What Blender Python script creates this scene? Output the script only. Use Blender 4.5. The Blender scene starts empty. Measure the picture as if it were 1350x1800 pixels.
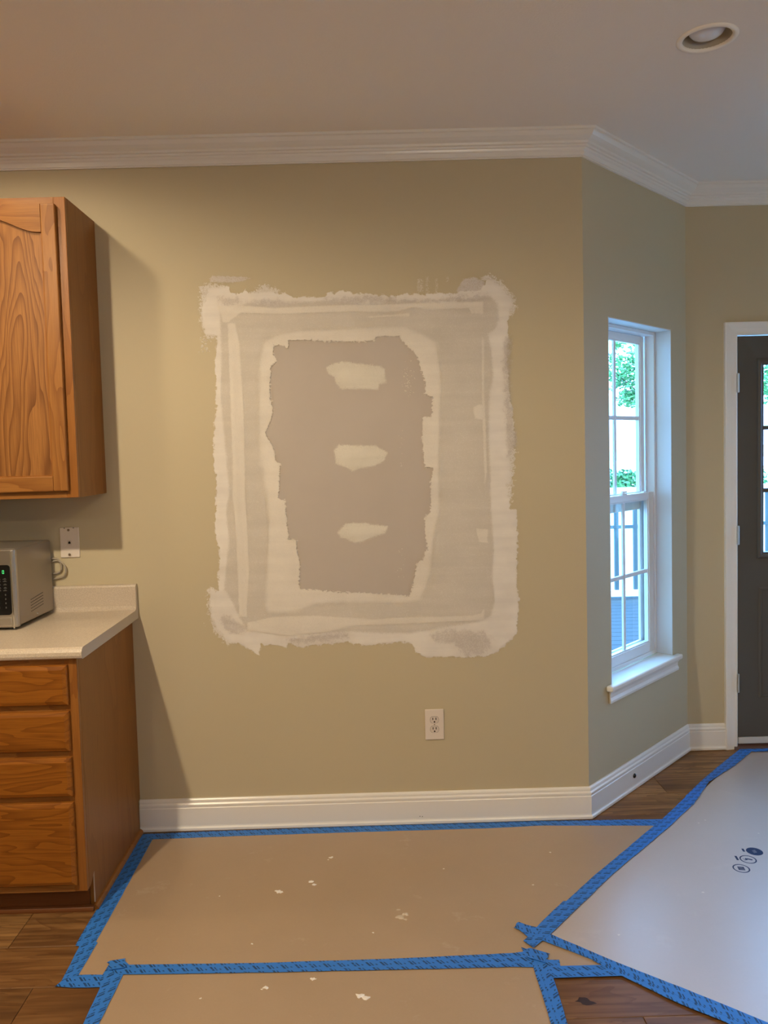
import bpy, bmesh, math, random
import numpy as np
from mathutils import Vector, Matrix, noise
random.seed(7)
SC = bpy.context.scene
COL = SC.collection

# ------------------------------------------------------------------ camera
cam = bpy.data.cameras.new('camera'); cam_o = bpy.data.objects.new('camera', cam); COL.objects.link(cam_o)
cam.sensor_fit = 'VERTICAL'; cam.sensor_height = 36.0; cam.lens = 1385.641 / 1800 * 36
cam.shift_x = 19.128 / 1800; cam.shift_y = -28.980 / 1800
cam.clip_start = 0.05; cam.clip_end = 300
R_ = Vector((0.99961, -0.008035, -0.026634)); U_ = Vector((0.02704, 0.055551, 0.99809)); F_ = Vector((0.0065406, 0.998423, -0.055747))
M = Matrix((R_, U_, -F_)).transposed().to_4x4(); M.translation = Vector((0, -3.14235, 1.51972))
cam_o.matrix_world = M
SC.camera = cam_o

# ------------------------------------------------------------------ world, sun, exposure
SKY_COLOR = (0.22, 0.50, 1.0); SKY_STRENGTH = 13.0
w = bpy.data.worlds.new('world'); SC.world = w; w.use_nodes = True
bgn = w.node_tree.nodes['Background']; bgn.inputs[0].default_value = (*SKY_COLOR, 1); bgn.inputs[1].default_value = SKY_STRENGTH
sun = bpy.data.lights.new('sun', 'SUN'); sun.energy = 7.0; sun.angle = 0.01; sun.color = (.55, .82, 1.0)
sun_o = bpy.data.objects.new('sun', sun); COL.objects.link(sun_o)
sun_o.rotation_euler = Vector((0.25, 1.0, -0.75)).to_track_quat('-Z', 'Y').to_euler()
CAN_COLOR = (1.0, 0.81, 0.56)
CANS = [(-1.36, -2.10, 160.0), (-1.36, -0.70, 15.0), (1.06, -2.87, 40.0), (-3.50, -0.70, 40.0), (1.06, -0.70, 0.0), (-1.36, -4.3, 40.0)]  # last entry is an unseen can added as fill
CEIL_FILL = 85.0; CEIL_FILL_COLOR = (1.0, .86, .66)  # strength and tint of the fill light added behind the camera
SC.view_settings.view_transform = 'Standard'; SC.view_settings.look = 'None'
SC.view_settings.exposure = 0.12; SC.view_settings.gamma = 1.0; SC.view_settings.use_curve_mapping = False
SC.cycles.use_denoising = True
SC.cycles.max_bounces = 10; SC.cycles.diffuse_bounces = 6; SC.cycles.transparent_max_bounces = 24
SC.cycles.caustics_reflective = False; SC.cycles.caustics_refractive = False

# ------------------------------------------------------------------ sizes (metres; X right along the patched wall, Y into the bay, Z up)
H = 2.737
C1X, C2X, C2Y = 0.8706, 1.5516, 0.6810
CASE_L, DOOR_L = 1.735, 1.797
DOOR_R = DOOR_L + 0.914
FAR_R = DOOR_R + 0.062 + (CASE_L - C2X)
B4X = FAR_R + C2Y
X_MIN, Y_MIN = -4.6, -6.0
X_MAX = B4X + 0.0
TH = 0.16
r2_ = math.sqrt(.5)

# ------------------------------------------------------------------ material helpers
MATS = {}
def mat(name, color, rough=.5, spec=.5, metal=0., bump=None, build=None, coat=0.):
    if name in MATS: return MATS[name]
    m = bpy.data.materials.new(name); m.use_nodes = True
    nt = m.node_tree; b = nt.nodes['Principled BSDF']
    b.inputs['Base Color'].default_value = (*color, 1); b.inputs['Roughness'].default_value = rough
    b.inputs['Specular IOR Level'].default_value = spec; b.inputs['Metallic'].default_value = metal
    b.inputs['Coat Weight'].default_value = coat
    if bump:
        sc, st, dist = bump
        n = nd(nt, 'ShaderNodeTexNoise'); n.inputs['Scale'].default_value = sc; n.inputs['Detail'].default_value = 3
        nt.links.new(geo(nt), n.inputs['Vector'])
        bp = nd(nt, 'ShaderNodeBump'); bp.inputs['Strength'].default_value = st; bp.inputs['Distance'].default_value = dist
        nt.links.new(n.outputs[0], bp.inputs['Height']); nt.links.new(bp.outputs[0], b.inputs['Normal'])
    if build: build(nt, b)
    MATS[name] = m
    return m
def nd(nt, t, **kw):
    n = nt.nodes.new(t)
    for k, v in kw.items(): setattr(n, k, v)
    return n
def geo(nt):
    for n in nt.nodes:
        if n.type == 'TEX_COORD': return n.outputs['Object']
    return nt.nodes.new('ShaderNodeTexCoord').outputs['Object']
def mapping(nt, src, scale=(1, 1, 1), loc=(0, 0, 0), rot=(0, 0, 0)):
    n = nd(nt, 'ShaderNodeMapping'); n.inputs['Scale'].default_value = scale; n.inputs['Location'].default_value = loc
    n.inputs['Rotation'].default_value = rot
    nt.links.new(src, n.inputs[0]); return n.outputs[0]
def noise_n(nt, vec, scale, detail=3, rough=.5, dist=0.):
    n = nd(nt, 'ShaderNodeTexNoise'); n.inputs['Scale'].default_value = scale; n.inputs['Detail'].default_value = detail
    n.inputs['Roughness'].default_value = rough; n.inputs['Distortion'].default_value = dist
    nt.links.new(vec, n.inputs['Vector']); return n.outputs[0]
def math_n(nt, op, a, b=None, c=None, clamp=False):
    n = nd(nt, 'ShaderNodeMath', operation=op); n.use_clamp = clamp
    for i, v in enumerate((a, b, c)):
        if v is None: continue
        if isinstance(v, (int, float)): n.inputs[i].default_value = v
        else: nt.links.new(v, n.inputs[i])
    return n.outputs[0]
def ramp(nt, fac, stops):
    n = nd(nt, 'ShaderNodeValToRGB'); e = n.color_ramp.elements
    while len(e) < len(stops): e.new(.5)
    for s, (p, c) in zip(e, stops): s.position = p; s.color = (*c, 1) if len(c) == 3 else c
    nt.links.new(fac, n.inputs[0]); return n.outputs[0]
def mix(nt, fac, a, b, mode='MIX'):
    n = nd(nt, 'ShaderNodeMix', data_type='RGBA', blend_type=mode)
    for i, v in ((0, fac), (6, a), (7, b)):
        if isinstance(v, (int, float)): n.inputs[i].default_value = v
        elif isinstance(v, tuple): n.inputs[i].default_value = (*v, 1)
        else: nt.links.new(v, n.inputs[i])
    return n.outputs[2]
def bump_n(nt, b, h, strength, dist):
    bp = nd(nt, 'ShaderNodeBump'); bp.inputs['Strength'].default_value = strength; bp.inputs['Distance'].default_value = dist
    nt.links.new(h, bp.inputs['Height']); nt.links.new(bp.outputs[0], b.inputs['Normal'])

def oak(name, light, dark, along='Z', rough=.38, flame=1.0, seed=0., lines=9.0, contrast=1.0):
    """oak with growth-ring contours stretched along one axis and fine pores"""
    def build(nt, b):
        g = geo(nt)
        info = nd(nt, 'ShaderNodeObjectInfo')
        off = nd(nt, 'ShaderNodeVectorMath', operation='ADD'); nt.links.new(g, off.inputs[0])
        sv = nd(nt, 'ShaderNodeCombineXYZ'); sv.inputs[0].default_value = seed
        r10 = math_n(nt, 'MULTIPLY', info.outputs['Random'], 9.0)
        nt.links.new(r10, sv.inputs[1]); nt.links.new(r10, sv.inputs[2]); nt.links.new(sv.outputs[0], off.inputs[1])
        s = dict(X=(1.1, 6.5, 6.5), Y=(6.5, 1.1, 6.5), Z=(6.5, 6.5, 1.1))[along]
        p = dict(X=(9, 420, 420), Y=(420, 9, 420), Z=(420, 420, 9))[along]
        n1 = noise_n(nt, mapping(nt, off.outputs[0], s), flame, 2.5, .5, .25)
        f = math_n(nt, 'FRACT', math_n(nt, 'MULTIPLY', n1, lines))
        f2 = math_n(nt, 'POWER', f, 2.2)
        pores = noise_n(nt, mapping(nt, off.outputs[0], p), 1.0, 2, .6)
        pr = ramp(nt, pores, [(.40, (1, 1, 1)), (.62, (0, 0, 0))])
        big = noise_n(nt, mapping(nt, off.outputs[0], tuple(q * .5 for q in s)), 1.0, 2)
        c = mix(nt, math_n(nt, 'MULTIPLY', f2, .8 * contrast, clamp=True), light, dark)
        c = mix(nt, math_n(nt, 'MULTIPLY', math_n(nt, 'SUBTRACT', 1.0, pr), .30 * contrast), c, tuple(x * .62 for x in dark))
        c = mix(nt, math_n(nt, 'MULTIPLY', big, .35), c, tuple(x * .8 for x in light))
        nt.links.new(c, b.inputs['Base Color'])
        bump_n(nt, b, pr, .12, .0006)
    return mat(name, light, rough, .3, build=build)

# ------------------------------------------------------------------ materials
def wallpaint(nt, b):
    g = geo(nt)
    n = noise_n(nt, g, 1.3, 2); c = mix(nt, n, (.52, .45, .298), (.55, .475, .318)); nt.links.new(c, b.inputs['Base Color'])
    bump_n(nt, b, noise_n(nt, g, 420, 3, .6), .22, .0006)
PAINT = mat('greige_wall_paint', (.5, .44, .28), .6, .3, build=wallpaint)
def ceilpaint(nt, b):
    bump_n(nt, b, noise_n(nt, geo(nt), 180, 4, .65), .45, .0016)
CEIL = mat('ceiling_paint', (.88, .84, .78), .85, .2, build=ceilpaint)
def trimp(nt, b): bump_n(nt, b, noise_n(nt, geo(nt), 90, 2), .06, .0005)
TRIM = mat('white_trim_paint', (.80, .78, .73), .28, .5, build=trimp)
VINYL = mat('white_vinyl', (.80, .82, .84), .3, .5)
CAULK = mat('white_jamb_paint', (.68, .70, .72), .45, .4)
OAK_DOOR = oak('oak_door_frame', (.35, .150, .037), (.18, .060, .012), 'Z', .36, 1.6, 1., 7., .9)
OAK_RAIL = oak('oak_rail', (.34, .145, .035), (.175, .058, .012), 'X', .36, 1.6, 2., 7., .9)
OAK_PANEL = oak('oak_plywood_panel', (.355, .155, .042), (.115, .034, .007), 'Z', .38, .95, 3.3, 21., 1.15)
OAK_FACE = oak('oak_face_frame', (.33, .13, .028), (.20, .065, .013), 'Z', .33, 1.3, 5., 6., .8)
OAK_DRAWER = oak('oak_drawer_front', (.33, .115, .014), (.15, .043, .006), 'X', .33, 1.5, 7., 13., 1.0)
OAK_SIDE = oak('oak_side_veneer', (.31, .125, .027), (.20, .070, .012), 'Z', .42, 1.0, 8., 5., .7)
TOE = oak('dark_toe_kick', (.16, .055, .016), (.08, .026, .008), 'X', .4, 1.0, 9., 5., .8)
def lam(nt, b):
    g = geo(nt)
    n = noise_n(nt, g, 260, 4, .7); c = ramp(nt, n, [(.35, (.46, .385, .295)), (.55, (.58, .495, .39)), (.68, (.66, .58, .47))])
    nt.links.new(c, b.inputs['Base Color'])
LAM = mat('beige_speckled_laminate', (.66, .6, .5), .34, .45, build=lam)
LAM_EDGE = mat('laminate_end_cap', (.54, .46, .35), .4, .4)
def brush(nt, b):
    n = noise_n(nt, mapping(nt, geo(nt), (4, 4, 500)), 1., 2); bump_n(nt, b, n, .05, .0004)
STEEL = mat('brushed_steel', (.52, .49, .45), .32, .5, .95, build=brush)
STEEL_SIDE = mat('painted_steel_case', (.36, .32, .27), .36, .5, .65)
CHROME = mat('polished_chrome', (.75, .74, .72), .12, .5, 1.)
BLACK = mat('black_plastic', (.006, .006, .007), .2, .5)
DARKGREY = mat('dark_grey_metal', (.05, .05, .05), .4, .5)
def glow(name, color, s):
    def bd(nt, b):
        b.inputs['Emission Color'].default_value = (*color, 1); b.inputs['Emission Strength'].default_value = s
    return mat(name, (0, 0, 0), .5, build=bd)
LED = glow('green_display', (.1, 1., .25), 1.1)
KEYP = mat('grey_key_print', (.075, .08, .08), .5)
IVORY = mat('ivory_plastic', (.74, .66, .57), .35, .5)
IVORY_D = mat('ivory_receptacle', (.66, .58, .50), .35, .5)
SLOT = mat('dark_slot', (.012, .008, .006), .7, .2)
NICKEL = mat('satin_nickel', (.55, .54, .5), .3, .5, 1.)
SCREW = mat('screw_metal', (.35, .28, .2), .35, .5, 1.)
CORD = mat('grey_cord_rubber', (.36, .31, .24), .45, .4)
DOORP = mat('charcoal_door_paint', (.085, .078, .066), .42, .45)
SWEEP = mat('pale_door_sweep', (.55, .55, .54), .4)
THRESH = mat('bronze_threshold', (.10, .05, .035), .4)
def plank_build(nt, b):
    g = geo(nt); info = nd(nt, 'ShaderNodeObjectInfo')
    r = info.outputs['Random']
    off = nd(nt, 'ShaderNodeVectorMath', operation='ADD'); nt.links.new(g, off.inputs[0])
    sv = nd(nt, 'ShaderNodeCombineXYZ'); rr = math_n(nt, 'MULTIPLY', r, 37.0)
    for i in range(3): nt.links.new(rr, sv.inputs[i])
    nt.links.new(sv.outputs[0], off.inputs[1])
    o = off.outputs[0]
    base = ramp(nt, r, [(0, (.18, .085, .030)), (.3, (.32, .165, .058)), (.6, (.38, .21, .075)), (.8, (.23, .112, .038)), (1, (.42, .245, .095))])
    n1 = noise_n(nt, mapping(nt, o, (1.6, 9, 1)), 1.1, 4, .55, .6)
    rings = math_n(nt, 'POWER', math_n(nt, 'FRACT', math_n(nt, 'MULTIPLY', n1, 7.)), 2.)
    fine = noise_n(nt, mapping(nt, o, (12, 300, 1)), 1., 2)
    c = mix(nt, math_n(nt, 'MULTIPLY', rings, .7), base, (.12, .050, .016))
    c = mix(nt, math_n(nt, 'MULTIPLY', fine, .35), c, (.13, .062, .024))
    streak = ramp(nt, noise_n(nt, mapping(nt, o, (1.8, 42, 1)), 1., 3, .6, .4), [(.45, (0, 0, 0)), (.62, (1, 1, 1))])
    c = mix(nt, math_n(nt, 'MULTIPLY', streak, .65), c, (.10, .042, .013))
    cloud = noise_n(nt, mapping(nt, o, (1.3, 4, 1)), 1.5, 3, .6)
    dk = ramp(nt, cloud, [(.54, (0, 0, 0)), (.74, (1, 1, 1))])
    c = mix(nt, math_n(nt, 'MULTIPLY', dk, .75), c, (.055, .024, .010))
    nt.links.new(c, b.inputs['Base Color'])
    bump_n(nt, b, fine, .08, .0006)
PLANK = mat('hickory_plank', (.35, .19, .07), .42, .3, build=plank_build)
SUB = mat('dark_joint', (.03, .016, .008), .8, .1)
def paper_build(c0, c1, c2):
    def build(nt, b):
        g = geo(nt)
        n = noise_n(nt, g, 2.3, 4, .6); f = noise_n(nt, g, 160, 3, .6)
        c = mix(nt, n, c0, c1)
        c = mix(nt, math_n(nt, 'MULTIPLY', f, .25), c, c2)
        # dusty compound smears ground into the board
        d = noise_n(nt, mapping(nt, g, (1, 1, 1), (3.1, .7, 0)), 5.5, 6, .75)
        c = mix(nt, ramp(nt, d, [(.60, (0, 0, 0)), (.78, (.35, .35, .35))]), c, (.66, .60, .52))
        nt.links.new(c, b.inputs['Base Color'])
        h = math_n(nt, 'ADD', noise_n(nt, g, 3.5, 3), math_n(nt, 'MULTIPLY', f, .02))
        bump_n(nt, b, h, .22, .008)
    return build
PAPER = mat('tan_floor_board', (.5, .4, .3), .45, .7, build=paper_build((.375, .262, .160), (.46, .332, .215), (.30, .21, .13)), coat=.4)
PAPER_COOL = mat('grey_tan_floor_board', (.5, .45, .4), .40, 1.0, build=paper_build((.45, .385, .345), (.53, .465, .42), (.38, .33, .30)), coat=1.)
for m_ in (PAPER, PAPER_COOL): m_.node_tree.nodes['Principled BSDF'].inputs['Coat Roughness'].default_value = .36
def tape_build(nt, b):
    uv = nd(nt, 'ShaderNodeUVMap'); sp = nd(nt, 'ShaderNodeSeparateXYZ'); nt.links.new(uv.outputs[0], sp.inputs[0])
    U, V = sp.outputs[0], sp.outputs[1]
    bb = math_n(nt, 'DIVIDE', V, .0245); row = math_n(nt, 'FLOOR', bb); fb = math_n(nt, 'FRACT', bb)
    a = math_n(nt, 'ADD', math_n(nt, 'DIVIDE', U, .042), math_n(nt, 'MULTIPLY', row, .5))
    fa = math_n(nt, 'FRACT', math_n(nt, 'ADD', a, math_n(nt, 'MULTIPLY', fb, .45)))
    def dash(c0, wd, hh):
        x = math_n(nt, 'LESS_THAN', math_n(nt, 'ABSOLUTE', math_n(nt, 'SUBTRACT', fa, c0)), wd)
        y = math_n(nt, 'LESS_THAN', math_n(nt, 'ABSOLUTE', math_n(nt, 'SUBTRACT', fb, .5)), hh)
        return math_n(nt, 'MULTIPLY', x, y)
    d = math_n(nt, 'ADD', dash(.28, .085, .36), dash(.52, .055, .30))
    dx = math_n(nt, 'MULTIPLY', math_n(nt, 'SUBTRACT', fa, .82), .042); dy = math_n(nt, 'MULTIPLY', math_n(nt, 'SUBTRACT', fb, .4), .0245)
    r = math_n(nt, 'SQRT', math_n(nt, 'ADD', math_n(nt, 'MULTIPLY', dx, dx), math_n(nt, 'MULTIPLY', dy, dy)))
    d = math_n(nt, 'ADD', d, math_n(nt, 'LESS_THAN', r, .0028), clamp=True)
    br = noise_n(nt, geo(nt), 130, 2); d = math_n(nt, 'MULTIPLY', d, ramp(nt, br, [(.34, (0.3, .3, .3)), (.42, (1, 1, 1))]))
    c = mix(nt, math_n(nt, 'MULTIPLY', d, .88), (.035, .20, .66), (.006, .022, .06))
    c = mix(nt, math_n(nt, 'MULTIPLY', noise_n(nt, geo(nt), 25, 3), .25), c, (.02, .14, .48))
    nt.links.new(c, b.inputs['Base Color'])
    bump_n(nt, b, noise_n(nt, geo(nt), 60, 3), .25, .002)
TAPE = mat('blue_painters_tape', (.04, .2, .5), .5, .35, build=tape_build)
INK = mat('dark_blue_ink', (.012, .022, .07), .5, .3)
INK_L = mat('light_ink', (.30, .28, .30), .5, .3)
SPLAT = mat('dried_compound', (.80, .76, .70), .8, .2, bump=(200, .3, .001))
SMUDGE = mat('faint_compound_smudge', (.56, .47, .36), .8, .2, bump=(200, .3, .001))
BULB = mat('frosted_bulb', (.78, .80, .84), .12, .8)
CANW = mat('can_baffle', (.50, .45, .36), .5, .3)
CAN_TRIM = mat('can_trim_ring', (.95, .90, .80), .4, .4)
BULB_ON = glow('lit_bulb', (1, .8, .5), 12.)
def glass_build(nt, b):
    out = nt.nodes['Material Output']; tr = nd(nt, 'ShaderNodeBsdfTransparent'); gl = nd(nt, 'ShaderNodeBsdfGlossy')
    gl.inputs['Roughness'].default_value = .0; tr.inputs[0].default_value = (.93, .97, .96, 1)
    fr = nd(nt, 'ShaderNodeFresnel'); fr.inputs[0].default_value = 1.25
    mx = nd(nt, 'ShaderNodeMixShader'); gm = nd(nt, 'ShaderNodeNewGeometry'); nt.links.new(math_n(nt, 'MULTIPLY', fr.outputs[0], math_n(nt, 'SUBTRACT', 1., gm.outputs['Backfacing'])), mx.inputs[0]); nt.links.new(tr.outputs[0], mx.inputs[1]); nt.links.new(gl.outputs[0], mx.inputs[2])
    nt.links.new(mx.outputs[0], out.inputs[0])
GLASS = mat('window_glass', (1, 1, 1), 0, build=glass_build)
SIDING = mat('pale_siding', (.55, .56, .55), .6)
DECK = mat('weathered_deck_board', (.040, .046, .050), .7, .3, bump=(60, .3, .003))
RAILW = mat('white_rail_paint', (.75, .78, .78), .5)
PICKET = mat('grey_blue_picket', (.040, .062, .070), .6)
LAWN = mat('sunlit_lawn', (.50, .55, .50), .9, .1, bump=(8, .5, .05))
def leaf_build(nt, b):
    info = nd(nt, 'ShaderNodeObjectInfo')
    n = noise_n(nt, geo(nt), 3.0, 3, .6)
    c = ramp(nt, n, [(.3, (.06, .17, .07)), (.55, (.09, .27, .09)), (.75, (.18, .42, .14))]); nt.links.new(c, b.inputs['Base Color'])
LEAF = mat('green_leaves', (.06, .2, .05), .6, .3, build=leaf_build)
BARK = mat('brown_bark', (.09, .06, .04), .9, .1, bump=(30, .8, .02))

# ------------------------------------------------------------------ mesh helpers
def link(name, bm, m, parent=None, smooth=False, loc=None, bevel=0., seg=2):
    me = bpy.data.meshes.new(name)
    bmesh.ops.recalc_face_normals(bm, faces=bm.faces)
    bm.to_mesh(me); bm.free()
    if smooth:
        for p in me.polygons: p.use_smooth = True
    o = bpy.data.objects.new(name, me); COL.objects.link(o)
    for x in (m if isinstance(m, (list, tuple)) else [m]): me.materials.append(x)
    if parent: o.parent = parent
    if loc: o.location = loc
    if bevel:
        bv = o.modifiers.new('bevel', 'BEVEL'); bv.width = bevel; bv.segments = seg; bv.limit_method = 'ANGLE'; bv.angle_limit = .6
    return o
def tag(o, label=None, cat=None, group=None, kind=None):
    if label: o['label'] = label
    if cat: o['category'] = cat
    if group: o['group'] = group
    if kind: o['kind'] = kind
    return o
def thing(name, label, cat, loc=(0, 0, 0), rz=0, group=None, kind=None):
    o = bpy.data.objects.new(name, None); COL.objects.link(o); o.location = loc; o.rotation_euler = (0, 0, rz); o.empty_display_size = .1
    return tag(o, label, cat, group, kind)
def box(bm, x0, x1, y0, y1, z0, z1, mi=0):
    v = [bm.verts.new((x, y, z)) for x in (x0, x1) for y in (y0, y1) for z in (z0, z1)]
    for f in ((0, 1, 3, 2), (4, 6, 7, 5), (0, 4, 5, 1), (2, 3, 7, 6), (0, 2, 6, 4), (1, 5, 7, 3)):
        q = bm.faces.new([v[i] for i in f]); q.material_index = mi
    return v
def bx(*a):
    bm = bmesh.new(); box(bm, *a); return bm
def prism(pts, z0, z1, axis='Z'):
    """extrude a polygon; pts are the two other coordinates"""
    bm = bmesh.new()
    def P(a, b, c): return {'Z': (a, b, c), 'Y': (a, c, b), 'X': (c, a, b)}[axis]
    lo = [bm.verts.new(P(a, b, z0)) for a, b in pts]; hi = [bm.verts.new(P(a, b, z1)) for a, b in pts]
    n = len(pts)
    bm.faces.new(lo); bm.faces.new(hi)
    for i in range(n): bm.faces.new((lo[i], lo[(i + 1) % n], hi[(i + 1) % n], hi[i]))
    return bm
def lathe(prof, n=32, axis='Z', center=(0, 0, 0)):
    """prof: list of (radius, height)"""
    bm = bmesh.new(); rings = []
    for r, h in prof:
        ring = []
        for i in range(n if r > 1e-6 else 1):
            a = 2 * math.pi * i / n
            p = (r * math.cos(a), r * math.sin(a), h)
            if axis == 'Y': p = (p[0], p[2], p[1])
            if axis == 'X': p = (p[2], p[0], p[1])
            ring.append(bm.verts.new((p[0] + center[0], p[1] + center[1], p[2] + center[2])))
        rings.append(ring)
    for a, b in zip(rings, rings[1:]):
        for i in range(n):
            if len(a) == 1 and len(b) == 1: continue
            if len(a) == 1: bm.faces.new((a[0], b[(i + 1) % n], b[i]))
            elif len(b) == 1: bm.faces.new((a[i], a[(i + 1) % n], b[0]))
            else: bm.faces.new((a[i], a[(i + 1) % n], b[(i + 1) % n], b[i]))
    return bm
def tube(pts, r, n=8):
    bm = bmesh.new(); rings = []
    P = [Vector(p) for p in pts]
    for i, p in enumerate(P):
        d = (P[min(i + 1, len(P) - 1)] - P[max(i - 1, 0)]).normalized()
        a = d.cross(Vector((0, 0, 1)) if abs(d.z) < .9 else Vector((1, 0, 0))).normalized(); b = d.cross(a)
        rr = r[i] if isinstance(r, (list, tuple)) else r
        rings.append([bm.verts.new(p + (a * math.cos(t) + b * math.sin(t)) * rr) for t in [2 * math.pi * k / n for k in range(n)]])
    for a, b in zip(rings, rings[1:]):
        for i in range(n): bm.faces.new((a[i], a[(i + 1) % n], b[(i + 1) % n], b[i]))
    bm.faces.new(rings[0]); bm.faces.new(rings[-1][::-1])
    return bm
def sweep_run(path, prof, z, k):
    """the k-th straight run of a profile (room-side offset, height) swept along a level path with mitred corners; the room lies to the right"""
    bm = bmesh.new(); n = len(path); rings = []
    P = [Vector(p) for p in path]
    for i in (k, k + 1):
        d0 = (P[i] - P[i - 1]).normalized() if i > 0 else None
        d1 = (P[i + 1] - P[i]).normalized() if i < n - 1 else None
        if d0 is None: d0 = d1
        if d1 is None: d1 = d0
        n0 = Vector((d0.y, -d0.x)); n1 = Vector((d1.y, -d1.x))
        mm = (n0 + n1) / (1 + n0.dot(n1))
        rings.append([bm.verts.new((P[i].x + mm.x * o, P[i].y + mm.y * o, z + h)) for o, h in prof])
    a, b = rings; q = len(prof)
    for i in range(q): bm.faces.new((a[i], a[(i + 1) % q], b[(i + 1) % q], b[i]))
    bm.faces.new(a); bm.faces.new(b[::-1])
    return bm

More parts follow.
